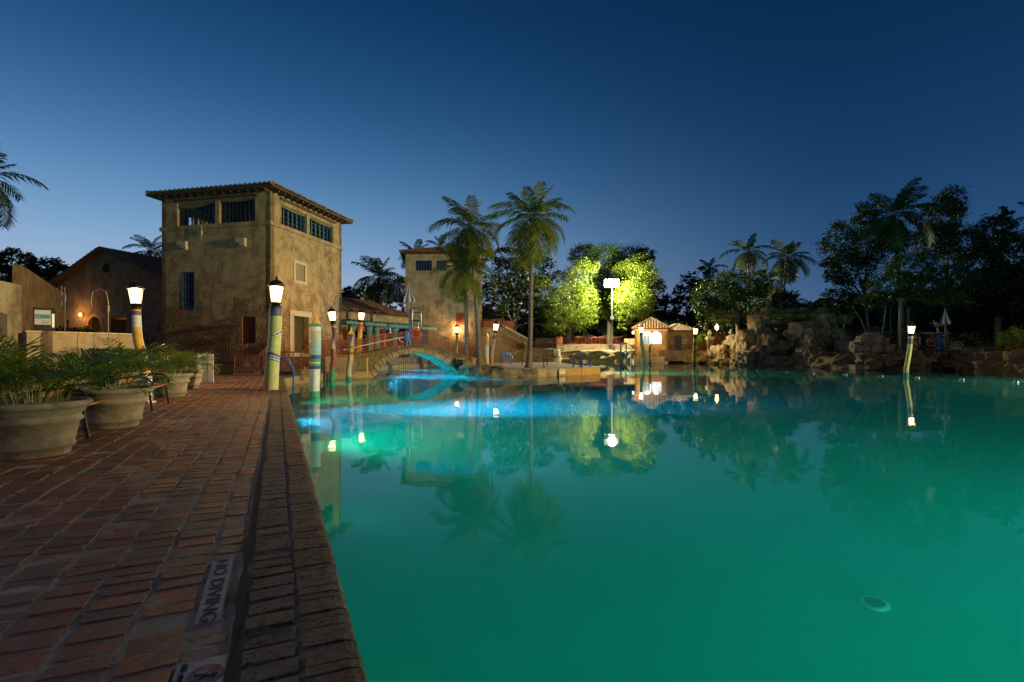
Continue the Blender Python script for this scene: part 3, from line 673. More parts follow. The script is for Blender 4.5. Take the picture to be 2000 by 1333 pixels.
rv = MB(); u, z = FG.hit(209, 525); rv.lathe(FG.at(u, z, .0), [(.28, 0), (.36, .02), (.36, .07), (.28, .07)], 18, Matrix.Rotation(R(90), 3, 'X')); rv.build('round_vent', M_DARK, T4)
rb = MB(); tl = MB()
for ue, sg in ((-.7, 1), (FG.L+.9, -1)):
    e = FG.at(ue, zev-.1 if ue < 0 else zap-(zap-zev)*abs(ue-ua)/abs(0-ua)*.78, .6); e2 = e-FG.n*14; rr = FG.at(ua, zap+.15, .6); r2 = rr-FG.n*14
    Q = [e, e2, r2, rr]; dn = Vector((0, 0, -.16)); rb.add(Q+[q+dn for q in Q], [(0, 1, 2, 3), (7, 6, 5, 4), (0, 4, 5, 1), (1, 5, 6, 2), (2, 6, 7, 3), (3, 7, 4, 0)])
    tiles(tl, e, e2, rr-e, .34, .13, .5, lambda a: (rr-e).length)
ro = rb.build('roof', M_BROWN, T4); tl.build('roof_tile', M_TILE, ro)
arch = MB(); n = 12; vs = []; uc = (ar[0]+ar[1])/2; rr_ = (ar[1]-ar[0])/2
for i in range(n+1):
    a = math.pi*i/n; vs += [FG.at(uc-math.cos(a)*rr_, orr[3]-rr_*1.0+math.sin(a)*rr_*1.0, .02), FG.at(uc-math.cos(a)*(rr_+.22), orr[3]-rr_+math.sin(a)*(rr_+.22), .02)]
arch.add(vs, [(2*i, 2*i+1, 2*i+3, 2*i+2) for i in range(n)]); arch.build('arch_trim', M_WARMINT, T4)
bw = MB(); FG.box(bw, -.2, FG.L+.2, .4, zev, -4.2, -4.0); FG.box(bw, -.2, -.01, .4, zev, -3.99, -.3); bw.build('rear_wall', M_DARKWALL, T4)
inn = MB(); FG.box(inn, ar[0]-3.8, ar[1]+.5, .4, 6, -3.4, -3.3); FG.box(inn, ar[1]+.05, ar[1]+.15, .4, 4.6, -3.29, -.31); inn.build('inner_room', paint('ochre_interior', (.55, .3, .06), .8, 0, .2, 2, .1), T4)
lamp('doorway_light', 'POINT', FG.at(uc+.3, 3.2, -1.8), 60, (1, .62, .2), .1, parent=T4)
ol = MB(); u, z = FG.hit(163, 616); ol.lathe(FG.at(u, z-.12, .25), [(.05, 0), (.09, .04), (.11, .2), (.03, .3)], 10); ol.build('wall_lantern', emit('amber_lantern', (1, .35, .06), 9), T4); lamp('wall_lantern_light', 'POINT', FG.at(u-.1, z, .9), 130, (1, .55, .2), .1, parent=T4)
# side walls at the far left
def wall_thing(name, f, z0, z1, th, mat, label, cat='wall', cap=None):
    mb = MB(); f.wall(mb, z0, z1, (), th)
    if cap:
        t = thing(name, f.at(f.L/2, z0), label, cat); mb.build('wall', mat, t); c = MB(); f.box(c, -.04, f.L+.04, z1+.002, z1+cap, -th-.04, .04); c.build('coping', M_TRIM, t); return t
    return mb.build(name, mat, label=label, cat=cat)
D = 19.; fw = Facade(at(52, 0, 17.6), at(276, 0, 20.5)); wall_thing('garden_wall', fw, .45, zz(649, 17.6), .3, M_WALL, 'long low cream wall behind the potted palms', cap=.05)
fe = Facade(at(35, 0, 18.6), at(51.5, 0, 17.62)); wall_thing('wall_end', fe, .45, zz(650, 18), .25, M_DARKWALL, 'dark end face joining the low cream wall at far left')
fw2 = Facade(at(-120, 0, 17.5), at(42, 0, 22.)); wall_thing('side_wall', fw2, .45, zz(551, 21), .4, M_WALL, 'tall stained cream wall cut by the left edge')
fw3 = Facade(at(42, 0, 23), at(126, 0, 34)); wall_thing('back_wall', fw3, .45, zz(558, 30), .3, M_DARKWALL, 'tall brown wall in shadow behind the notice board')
# ---------------------------------------------------------------- rock and terrace
def fbm(p, o=4):
    v = 0; a = 1; p = Vector(p)
    for _ in range(o): v += a*noise.noise(p); p = p*2.1+Vector((3.7, 1.1, 5.3)); a *= .5
    return v
def chunk(mb, c, size, amp=.3, n=9, seed=0., fr=.8, rz=0.):
    """rough block: a subdivided, rounded and displaced box"""
    c = Vector(c); h = Vector(size)/2; vs = []; fs = []; ca, sa = math.cos(rz), math.sin(rz)
    for ax in range(3):
        for sg in (-1, 1):
            b = len(vs); a1, a2 = (ax+1) % 3, (ax+2) % 3
            for i in range(n+1):
                for j in range(n+1):
                    p = [0, 0, 0]; p[ax] = sg; p[a1] = 2*i/n-1; p[a2] = 2*j/n-1
                    q = Vector(p); sph = q.normalized()*1.25; q = q.lerp(sph, .42)
                    pp_ = Vector((q.x*h.x, q.y*h.y, q.z*h.z))*fr+Vector((seed*7.3, seed, c.x)); d = 1+amp*(fbm(pp_, 5)*.9+.35-1.1*abs(noise.noise(pp_*1.9))-.5*abs(noise.noise(pp_*4.3)))
                    w = Vector((q.x*h.x*d, q.y*h.y*d, q.z*h.z*(1+(d-1)*.7))); vs.append(c+Vector((w.x*ca-w.y*sa, w.x*sa+w.y*ca, w.z)))
            for i in range(n):
                for j in range(n):
                    q = (b+i*(n+1)+j, b+(i+1)*(n+1)+j, b+(i+1)*(n+1)+j+1, b+i*(n+1)+j+1); fs.append(q if sg > 0 else q[::-1])
    mb.add(vs, fs)
def pchunk(mb, x0, x1, y0, y1, D, dep, amp=.3, n=10, seed=None, fr=.8, rz=0):
    a, b = at(x0, y1, D), at(x1, y0, D)
    chunk(mb, ((a.x+b.x)/2, D+dep/2, (a.z+b.z)/2), ((b.x-a.x)*.9, dep, (b.z-a.z)*.92), amp, n, seed if seed is not None else x0*.37, fr, rz)
def rock_wall(mb, pts, z0, z1, amp=.3, fr=.8, step=.35, nz=9, back=1.5, inward=None, taper=.25, topvar=.3):
    P = [Vector((p[0], p[1], 0)) for p in pts]; path = []
    for a, b in zip(P, P[1:]):
        k = max(1, int((b-a).length/step)); path += [a.lerp(b, i/k) for i in range(k)]
    path.append(P[-1]); m = len(path); vs = []
    for i, p in enumerate(path):
        t = (path[min(i+2, m-1)]-path[max(i-2, 0)]).normalized(); nr = Vector((t.y, -t.x, 0))
        zt = z1[0]+(z1[1]-z1[0])*i/(m-1) if isinstance(z1, tuple) else z1
        zt += topvar*fbm(Vector((p.x, p.y, 4))*.5, 3)
        for j in range(nz+1):
            z = z0+(zt-z0)*j/nz; d = amp*(fbm(Vector((p.x, p.y, z*1.6))*fr, 5)+.3-.9*abs(noise.noise(Vector((p.x, p.y, z*1.5))*fr*2.2)))+.1-taper*(j/nz)
            q = p+nr*d; vs.append((q.x, q.y, z))
        for k2, bk in ((0, .35), (1, back)):
            q = p-nr*(bk*back if k2 == 0 else back); vs.append((q.x, q.y, zt+.12*fbm(Vector((q.x, q.y, 9)))*1.2))
    w = nz+3
    mb.add(vs, [(i*w+j, (i+1)*w+j, (i+1)*w+j+1, i*w+j+1) for i in range(m-1) for j in range(w-1)])
MB().prism([(-1.2, 62.5), (4.6, 64.6), (8.7, 95.8), (20.5, 95), (20.75, 85.3), (31, 80.5), (34, 73), (37, 60), (90, 60), (90, 260), (-60, 260), (-60, 100), (-1.2, 100)], .3, 2.05).build('terrace', M_GROUND, kind='structure')
MB().prism([(36.4, 51), (41, 48.7), (42.3, 47), (41.8, 42.5), (37.8, 36.4), (37.8, 31), (90, 25), (90, 59.9), (37.2, 59.9)], .3, 1.55).build('right_bank_ground', M_GROUND, kind='structure')
b = MB(); rock_wall(b, [(5.1, 63.6), (5.5, 66), (9.0, 95), (20.5, 94.0), (20.7, 85.4)], -.2, 2.1, .35, .6, .5, 9, 1.2, topvar=.25)
b.build('retaining_wall', M_ROCK, smooth=True, label='long rough rock wall with mossy stains below the lit terrace', cat='wall')
b = MB(); rock_wall(b, [(-1.2, 62.3), (5.2, 63.7)], .4, 2.1, .2, .6, .5, 7, 1.2, topvar=.15)
b.build('retaining_wall', M_ROCK, smooth=True, label='short rough rock wall between the stair and the far pool corner', cat='wall')
b = MB(); rock_wall(b, [(32.9, 61), (33.2, 56), (33.9, 52), (36, 49.8), (38, 48.3), (41, 47), (41.2, 44.5), (40.4, 42.5), (36.5, 36.5), (36.4, 31.5), (38.5, 20)], -.3, 1.55, .75, .55, .28, 12, 2.2, taper=1.2, topvar=.7)
rb = [(1690, 700, 50), (1712, 712, 48.5), (1742, 704, 48), (1770, 694, 49), (1800, 712, 46.5), (1830, 696, 48), (1858, 712, 46), (1880, 700, 47), (1905, 708, 45), (1935, 700, 43.5), (1962, 704, 41.5), (1985, 694, 41), (1922, 690, 45), (1950, 722, 40.3), (1990, 722, 37.6), (2010, 700, 38), (1893, 720, 44.4)]
for i, (x, y, D) in enumerate(rb):
    sz = rnd.uniform(1.0, 1.9); chunk(b, at(x, y, D), (sz*1.25, sz, sz*.62), .5, 14, i*1.7, .9, rnd.uniform(0, 3))
b.build('rock_bank', M_ROCKB, smooth=True, label='bank of rough boulders along the right edge of the pool', cat='rocks')
T = thing('depth_sign', at(1880, 721, 44.0), 'small depth mark painted on a stone of the right bank, reads 2 FT', 'sign')
c = MB(); c.box(at(1880, 721, 44.0), (1.0, .25, .42)); c.build('stone', M_ROCKB, T); text('2 FT', .42, frame(at(1880, 721, 43.86), (1, 0, 0), (0, 0, 1)), M_INK, 'lettering', T)
# the waterfall grotto
g = MB()
for a in [(1440, 1470, 655, 712, 72, 4, .35), (1455, 1492, 643, 692, 69, 3, .3), (1480, 1508, 616, 690, 68, 3, .4), (1500, 1522, 650, 682, 66, 2.5, .4),
          (1495, 1600, 607, 624, 66, 5, .3), (1590, 1662, 606, 620, 64, 5, .3), (1502, 1562, 620, 634, 67, 4, .3), (1560, 1600, 627, 666, 63, 3, .28), (1592, 1622, 612, 640, 64.5, 3, .3),
          (1525, 1590, 664, 688, 65, 3, .3), (1484, 1534, 674, 692, 64, 3, .35), (1583, 1622, 638, 682, 61.5, 3, .3), (1612, 1638, 612, 674, 62, 3, .3),
          (1455, 1512, 686, 718, 63, 4, .25), (1505, 1584, 696, 719, 61, 4, .25), (1578, 1620, 676, 723, 58.5, 3, .3), (1570, 1596, 714, 724, 57.5, 2, .3), (1640, 1672, 606, 632, 62, 3, .4),
          (1634, 1656, 640, 664, 61, 2.5, .4), (1650, 1680, 656, 684, 60, 3, .35), (1612, 1650, 655, 672, 62.5, 2.5, .3), (1672, 1700, 664, 700, 57, 4, .4)]:
    pchunk(g, *a[:6], amp=a[6]*1.05, n=18)
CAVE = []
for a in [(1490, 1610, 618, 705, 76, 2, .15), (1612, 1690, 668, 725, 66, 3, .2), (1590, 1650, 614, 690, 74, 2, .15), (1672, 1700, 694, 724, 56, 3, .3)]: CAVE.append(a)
T = thing('rock_grotto', at(1560, 718, 63), 'tall coral rock waterfall grotto with dark hollows, rising from the water', 'rock grotto')
g.build('rock_face', M_ROCK, T, smooth=True); M_HOLLOWSHADE = rock_mat('hollow_shade_rock', (.02, .018, .012), (.05, .045, .028), (.02, .03, .012))  # near-black rock colour paints in the shade of the grotto hollows
for a in CAVE: g = MB(); pchunk(g, *a[:6], amp=a[6], n=12); g.build('shaded_cave_wall', M_HOLLOWSHADE, T, smooth=True)
vd = MB()
for i in range(14):
    x = 1498+i*12; p = at(x, 607+rnd.uniform(-2, 2), 66); chunk(vd, p, (1.2, 2.5, .5), .5, 5, i)
vd.build('top_growth', M_ROCKB, T, smooth=True)
b = MB()
for i, a in enumerate([(1302, 1330, 688, 705, 84, 3), (1325, 1352, 689, 706, 83, 3), (1336, 1362, 686, 708, 81.5, 3), (1355, 1392, 684, 711, 80, 4), (1385, 1424, 688, 712, 78, 4), (1410, 1445, 674, 713, 75, 4), (1425, 1452, 664, 700, 76, 4), (1438, 1470, 692, 715, 71, 3), (1405, 1440, 700, 714, 74, 2)]): pchunk(b, *a, amp=.45, n=16)
b.build('boulder_shore', M_ROCK, smooth=True, label='mossy boulders between the ticket booth and the grotto', cat='rocks')
pb = MB()
for i in range(26):
    x = 1672+i*2.4+rnd.uniform(-3, 3); D = 52+rnd.uniform(-1, 2); chunk(pb, at(x, 688-abs(math.sin((x-1672)/60*3.1))*26*rnd.random()-4, D), (1.1, 1.1, .9), .4, 6, i*.7, 1.2)
pb.build('rubble_pile', M_ROCK, smooth=True, label='pile of pale rough rocks right of the grotto', cat='rocks')
# ---------------------------------------------------------------- bridge, steps, platform
BA, BB = Vector((-12.5, 31, 0)), Vector((-2.9, 36.5, 0)); FBR = Facade(BA, BB); BW2 = 2.6
T = thing('stone_bridge', FBR.at(6, 0, -1.3), 'arched coral stone footbridge over the channel, cyan light beneath', 'bridge')
top = [(640, 697), (700, 696), (740, 689), (770, 681), (795, 677.5), (820, 676.5), (842, 679), (865, 686), (890, 694), (915, 699), (925, 700)]
top = [FBR.hit(*p) for p in top]; top[0] = (1.3, top[0][1])
arc = [(731, 738), (738, 724), (748, 713), (762, 703), (785, 693.5), (808, 689.5), (828, 690.5), (848, 697), (866, 706), (882, 717), (895, 728), (904, 736)]
arc = [FBR.hit(*p) for p in arc]; arc[0] = (arc[0][0], -.5); arc[-1] = (arc[-1][0], -.5)
def topz(u):
    for a, b_ in zip(top, top[1:]):
        if u <= b_[0]: return a[1]+(b_[1]-a[1])*max(0, (u-a[0]))/(b_[0]-a[0])
    return top[-1][1]
def arcz(u):
    if u <= arc[0][0] or u >= arc[-1][0]: return -.5
    for a, b_ in zip(arc, arc[1:]):
        if u <= b_[0]: return a[1]+(b_[1]-a[1])*(u-a[0])/(b_[0]-a[0])
us = sorted({1.3, *[1.3+i*.25 for i in range(40) if 1.3+i*.25 < top[-1][0]], *[a[0] for a in arc], arc[0][0]-.001, arc[-1][0]+.001, top[-1][0]})
w = MB(); vs = []; k = len(us)
for u in us:
    lo = arcz(u); hi = topz(u)
    for d in (0, -BW2):
        vs += [FBR.at(u, lo, d), FBR.at(u, hi, d)]
fs = []
for i in range(k-1):
    a, c = i*4, (i+1)*4
    fs += [(a, c, c+1, a+1), (a+2, a+3, c+3, c+2), (a+1, c+1, c+3, a+3), (a, a+2, c+2, c)]
w.add(vs, fs+[(0, 1, 3, 2), ((k-1)*4, (k-1)*4+2, (k-1)*4+3, (k-1)*4+1)]); w.build('body', M_CORAL, T)
vo = MB(); n = 30                                                                # voussoirs round the arch
for i in range(n):
    ua_ = arc[0][0]+(arc[-1][0]-arc[0][0])*(i+.06)/n; ub_ = arc[0][0]+(arc[-1][0]-arc[0][0])*(i+.94)/n
    za, zb_ = max(.02, arcz(ua_)), max(.02, arcz(ub_)); um = (ua_+ub_)/2; h = .27+.08*rnd.random(); slope = (um-(arc[0][0]+arc[-1][0])/2)/((arc[-1][0]-arc[0][0])/2)
    dx = slope*.28; P = [(ua_, za), (ub_, zb_), (ub_+dx, min(zb_+h, topz(ub_+dx)-.06)), (ua_+dx, min(za+h, topz(ua_+dx)-.06))]
    pr = .05+.02*rnd.random(); vs = [FBR.at(u, z, d) for d in (-.02, pr) for u, z in P]
    vo.add(vs, [(4, 5, 6, 7), (0, 1, 5, 4), (1, 2, 6, 5), (2, 3, 7, 6), (3, 0, 4, 7)])
vo.build('arch_stone', paint('arch_stone', (.3, .24, .14), .9, 0, .5, 3, .8), T)
n = 44
for d0, d1 in ((-.3, .1), (-BW2-.1, -BW2+.3)):
    cp = MB()
    for i in range(n):
        u0, u1 = 1.3+(top[-1][0]-1.3)*i/n, 1.3+(top[-1][0]-1.3)*(i+.95)/n; P = [FBR.at(u, z, d) for d in (d0, d1) for u, z in ((u0, topz(u0)+.003), (u1, topz(u1)+.003), (u1, topz(u1)+.11), (u0, topz(u0)+.11))]
        cp.add(P, [(3, 2, 1, 0), (4, 5, 6, 7), (0, 1, 5, 4), (1, 2, 6, 5), (2, 3, 7, 6), (3, 0, 4, 7)])
    cp.build('coping', M_CORAL, T)
gs = MB(); u, z = FBR.hit(717, 700); FBR.box(gs, u-.06, u+.06, .02, z, .003, .03); gs.build('depth_gauge', paint('ochre_yellow', (.5, .33, .07), .7), T)
gt = MB(); n = 46
for i in range(n):
    u = arc[0][0]+.15+(arc[-1][0]-arc[0][0]-.3)*i/(n-1); z1 = arcz(u)
    if z1 > .1: gt.tube([FBR.at(u, -.4, -.6), FBR.at(u, z1+.02, -.6)], .012, 5)
u0, u1 = arc[1][0], arc[-2][0]; gt.bar(FBR.at(u0, .35, -.6), FBR.at(u1, .35, -.6), .03); gt.build('arch_grille', M_DARK, label='thin black bar grille closing the bridge arch', cat='grille')
def railing(pts, h, sp, label, mat=M_RAIL, r=.014, post_every=2.2, name='railing', mid=True):
    P = [Vector(p) for p in pts]; t = thing(name, P[0], label, 'railing'); up = Vector((0, 0, h))
    tr = MB(); tr.tube([p+up for p in P], .028, 6); tr.build('top_rail', mat, t)
    br = MB(); br.tube([p+Vector((0, 0, .1)) for p in P], .018, 6)
    if mid: br.tube([p+Vector((0, 0, h-.16)) for p in P], .014, 6)
    br.build('lower_rail', mat, t)
    ba = MB(); po = MB(); acc = 0; nx = 0; npst = 0
    for a, b_ in zip(P, P[1:]):
        l = (b_-a).length; x = 0
        while acc+x < nx+1e-9 and x <= l or x == 0:
            d = nx-acc
            if d > l: break
            q = a.lerp(b_, d/l); ba.tube([q+Vector((0, 0, .06)), q+up], r, 5, False); nx += sp; x = nx-acc
            if x > l: break
        acc += l
    tot = acc; acc = 0; k = max(1, round(tot/post_every)); targets = [i*tot/k for i in range(k+1)]
    for a, b_ in zip(P, P[1:]):
        l = (b_-a).length
        for d in targets:
            if acc-1e-6 <= d <= acc+l-(0 if b_ is P[-1] else 1e-4)+1e-6: q = a.lerp(b_, max(0, min(1, (d-acc)/l))); MB().tube([q-Vector((0, 0, .05)), q+up+Vector((0, 0, .03))], .03, 6).build('post', mat, t)
        acc += l
    ba.build('baluster', mat, t)
    return t
rp = lambda us_, d: [FBR.at(u, topz(u)+.1, d) for u in us_]
uu = [1.3+i*(top[-1][0]-1.5)/16 for i in range(17)]
railing(rp(uu, -.12), .92, .13, 'red iron railing on the near side of the arched bridge')
railing(rp(uu, -BW2+.12), .92, .13, 'red iron railing on the far side of the arched bridge', M_RAILP)
LZ = topz(1.3)
ld = [(-15.2, 29.4), (-11.25, 29.4), (-11.25, 31.65), (-11.5, 34.5), (-12.7, 40.5), (-13.3, 41), (-15.2, 32)]
MB().prism([(-15.6, 29.4), (-11.25, 29.4), (-11.25, 31.65), (-9.9, 32.45), (-11.2, 34), (-12.0, 37.5), (-12.7, 40), (-13.1, 41.5), (-16, 41.5)], .3, LZ).build('landing', M_STEP, kind='structure')
MB().prism([(-16.4, 41.6), (-13.3, 41.6), (-13.6, 47), (-11, 55.3), (-3.2, 57), (-3.2, 75), (-22, 75)], .3, 1.1).build('arcade_floor', M_STEP, kind='structure')
T = thing('steps', (-13.2, 28, .5), 'short flight of worn steps climbing to the tower door behind red rails', 'steps')
ns = 5
for i in range(ns):
    z0 = .45 if i == 0 else .5+(LZ-.5)*i/ns; z1 = .5+(LZ-.5)*(i+1)/ns; y0 = 27.6+i*.36
    c = MB(); c.box((-13.2, (y0+29.38)/2, (z0+z1)/2), (3.7, 29.38-y0, z1-z0-.003)); c.build('step', M_STEP, T)
cw = MB(); cw.prism([(-11.3, 26.7), (-10.98, 26.7), (-11.0, 28.2), (-11.3, 28.2)], .3, .72); cw.prism([(-11.3, 28.203), (-11.0, 28.203), (-11.0, 29.3), (-11.3, 29.3)], .3, 1.05); cw.build('cheek_wall', M_TOWER, label='low ochre side wall of the steps at the water', cat='wall')
T = thing('depth_sign', (-11.0, 27.6, .5), 'faint depth mark on the yellow pool wall left of the blue striped post', 'sign')
c = MB(); pw = at(585, 735, 26.6); c.box((-11.04, 26.54, .28), (.62, .04, .3)); c.build('plate', M_TRIM, T); text('4FT', .26, frame((-11.04, 26.5, .28), (1, 0, 0), (0, 0, 1)), M_INK, 'lettering', T)
gzr = lambda *p: [Vector(q) for q in p]
railing(gzr((-14.9, 27.5, .5), (-13.6, 27.5, .5), (-13.6, 29.3, LZ), (-13.6, 30.6, LZ)), 1.0, .14, 'red iron hand rail at the left of the steps')
railing(gzr((-12.7, 27.4, .5), (-11.7, 27.4, .5)), 1.15, .11, 'red iron gate panel standing in front of the steps')
railing(gzr((-11.35, 27.5, .55), (-11.35, 29.4, LZ), (-11.35, 31.3, LZ)), 1.0, .14, 'red iron hand rail at the right of the steps')
railing(gzr((-15.6, 29.6, LZ), (-18, 29.0, 1.0), (-20.6, 28.6, .5)), .9, .16, 'dark red ramp rail along the foot of the stone tower', M_BROWN)
MB().prism([(-21, 28.4), (-15.65, 29.2), (-15.65, 29.7), (-21, 29.0)], .45, 1.0).build('ramp_wall', M_DARKWALL, label='low dark wall along the ramp below the stone tower', cat='wall')
# island platform
isl = [(-2.85, 36.6), (-2.75, 34.45), (-.6, 33.85), (1.5, 34.15), (3.25, 35.95), (4.95, 36.95), (6.75, 39.75), (7.3, 43.2), (6.2, 45.55), (5.6, 55), (5.0, 62.5), (-1.2, 62.2), (-1.2, 58), (-5.5, 57), (-5.5, 47)]
m = Mat('pale_concrete'); M_PLAT = m.out(m.ramp(m.noise(1.2, 8, .7), [(.35, (.22, .17, .12)), (.65, (.36, .29, .21))]), .85, m.bump(m.noise(20, 5), .5, .02))
MB().prism(isl, .3, .5).build('platform_paving', M_PLAT, kind='structure')
ob = MB(); m = 0
P = isl[4:8]
for a, b_ in zip(P, P[1:]):
    f = Facade(a, b_); f.box(ob, 0, f.L, -.1, .52, .0, .09)
ob.build('platform_curb', paint('ochre_curb', (.42, .27, .07), .75, 0, .3, 2, .4), label='ochre painted concrete edge of the island platform', cat='curb')
rk = MB(); rock_wall(rk, [(-2.95, 36.4), (-2.8, 34.5), (-.6, 33.9), (1.5, 34.2), (3.25, 36.0)], -.3, (.75, .5), .3, 1.3, .16, 8, .9, topvar=.12, taper=.1)
for i, (x, y, D) in enumerate([(915, 722, 35.7), (930, 730, 35), (908, 708, 36.2), (942, 724, 35), (955, 730, 34.6)]): chunk(rk, at(x, y, D), (1.1, .9, .7), .4, 7, i*2.3, 1.4)
rk.build('rocky_edge', M_ROCK, smooth=True, label='rounded rocks edging the island beside the bridge end', cat='rocks')
for (px, py, D, lab) in ((1098, 725.5, 37.0, 'left black on white 5FT depth sign on the platform edge'), (1155, 721.5, 41.7, 'right black on white 5FT depth sign near the platform corner')):
    f = Facade(isl[4], isl[5]) if px < 1120 else Facade(isl[6], isl[7]); f = Facade(isl[4], isl[5]) if px < 1120 else Facade(isl[5], isl[6]) if px < 1150 else f
    u, z = f.hit(px, py, .1); t = thing('depth_sign', f.at(u, .1, .1), lab, 'sign'); wd = .24
    c = MB(); f.box(c, u-wd, u+wd, .14, .42, .092, .11); c.build('plate', M_WHITE, t); text('5FT', .24, frame(f.at(u, .28, .114), f.u, (0, 0, 1)), M_INK, 'lettering', t)
# stair building
D = 58.
T = thing('stair_block', at(960, 707, D), 'ochre stair block with sloping parapet and red rail right of the pale tower', 'stairs')
f = Facade(at(941.5, 0, D), at(980, 0, D)); w = MB(); f.wall(w, .4, zz(640, D), [], 2); w.build('wall', M_TOWER, T)
f2 = Facade(at(980, 0, D+.02), at(1030, 0, 64)); w = MB(); z0, z1 = zz(637, D), zz(664, 64)
P = [f2.at(0, .4), f2.at(f2.L, .4), f2.at(f2.L, z1), f2.at(0, z0)]; P += [p-f2.n*.35 for p in P]; w.add(P, [(0, 1, 2, 3), (7, 6, 5, 4), (3, 2, 6, 7), (1, 5, 6, 2)]); w.build('parapet', M_CORAL, T)
c = MB(); c.add([f2.at(0, z0+.003, .08), f2.at(f2.L, z1+.003, .08), f2.at(f2.L, z1+.2, .08), f2.at(0, z0+.2, .08)]+[f2.at(0, z0+.003, -.4), f2.at(f2.L, z1+.003, -.4), f2.at(f2.L, z1+.2, -.4), f2.at(0, z0+.2, -.4)], [(0, 1, 2, 3), (3, 2, 6, 7), (1, 5, 6, 2), (7, 6, 5, 4)]); c.build('coping', M_TRIM, T)
c = MB(); c.box(at(955, 688, D-.03), (.5, .05, 1.2)); c.build('shutter', M_BLUEWOOD, T)
za = zz(640, D); railing([f.at(0, za, -.1), f.at(f.L+.3, za, -.1)], .9, .12, 'red rail on top of the stair block')
ra = MB(); f.box(ra, f.L-1.0, f.L+.3, za+.01, za+1.0, -.4, -.3); ra.build('rail_panel', M_RAIL, T)
al = MB(); f3 = Facade(at(944, 0, D+3), at(1004, 0, D+3)); f3.box(al, 0, f3.L, za-.3, zz(627, D+3), -.3, 0); al.build('upper_parapet', M_RAILP, T)
railing([f2.at(.2, z0-1.9, .35), f2.at(f2.L+.4, z1-1.8, .35)], .95, .16, 'faded red stair rail climbing beside the sloping parapet', M_RAILP)
# terrace furniture far behind the platform
D = 98.
def fwall(name, a, b_, D0, D1, y0, y1, mat, th, label, cat='wall'):
    f = Facade(at(a, 0, D0), at(b_, 0, D1)); w = MB(); f.wall(w, zz(y1, D0), zz(y0, D0), (), th); w.build(name, mat, label=label, cat=cat); return f
fwall('parapet_wall', 1086, 1240, 98, 97, 674.5, 685, M_WALL, .5, 'low cream parapet under the red fence, brightly lit by the floodlight')
f = fwall('terrace_wall', 1046, 1087, 72, 72, 660.5, 682, M_WALL, .4, 'cream terrace wall with a dark vent panel')
t = thing('speaker_box', f.at(f.L*.66, 2.4, .05), 'dark upright speaker box against the cream terrace wall', 'speaker'); c = MB(); f.box(c, f.L*.6, f.L*.8, 2.15, 3.3, .01, .4); c.build('cabinet', M_STEEL, t); c = MB(); f.box(c, f.L*.63, f.L*.77, 2.3, 3.15, .403, .42); c.build('grille', M_DARK, t)
fwall('terrace_wall', 1219, 1241, 97.5, 96.6, 662, 674, M_BOOTH, .4, 'ochre wall block joining the fence to the booth')
def fence(label, pts, h, sp=.28, crest=True):
    t = railing(pts, h, sp, label, M_RAIL, .03, 6, 'iron_fence'); t['category'] = 'fence'
    if crest:
        c = MB(); P = [Vector(p) for p in pts]
        for a, b_ in zip(P, P[1:]):
            L = (b_-a).length; k = max(1, round(L/3.2))
            for i in range(k+1):
                q = a.lerp(b_, i/k)+Vector((0, 0, h)); c.bar(q, q+Vector((0, 0, .55)), .07); c.lathe(q+Vector((0, 0, .5)), [(.02, 0), (.11, .08), (.02, .2)], 6)
                if i < k: 
                    pth = [q.lerp(a.lerp(b_, (i+1)/k)+Vector((0, 0, h)), s)+Vector((0, 0, .3*abs(math.cos(s*math.pi))**2)) for s in [j/8 for j in range(9)]]; c.tube(pth, .03, 5)
        c.build('crest', M_RAIL, t)
    return t
zf = zz(673, 101)
fence('red ornamental iron fence along the terrace under the floodlight', [at(1088, 673, 101), at(1150, 673, 101), at(1222, 673, 101)], zz(659, 101)-zf)
w = MB(); w.box(((at(1088, 0, 101).x+at(1222, 0, 101).x)/2, 101, (zf+2.05)/2), (at(1222, 0, 101).x-at(1088, 0, 101).x, .4, zf-2.05)); w.build('fence_base', M_WALL, label='plain wall carrying the red ornamental fence', cat='wall')
fwall('pier', 1086, 1099, 99, 99, 658, 674.4, M_RAILP, .8, 'terracotta pier at the left end of the ornamental fence', 'pier')
railing([at(1100, 683, 70)*1, at(1030, 681, 66)], .9, .2, 'faint red rail before the cream terrace wall', M_RAILP)
railing([at(1044, 684, 70.5), at(1084, 684, 71), at(1084, 684, 95), at(1215, 684, 95.5)], 1.0, .25, 'thin iron rail along the edge of the terrace', M_RAILP, .015)
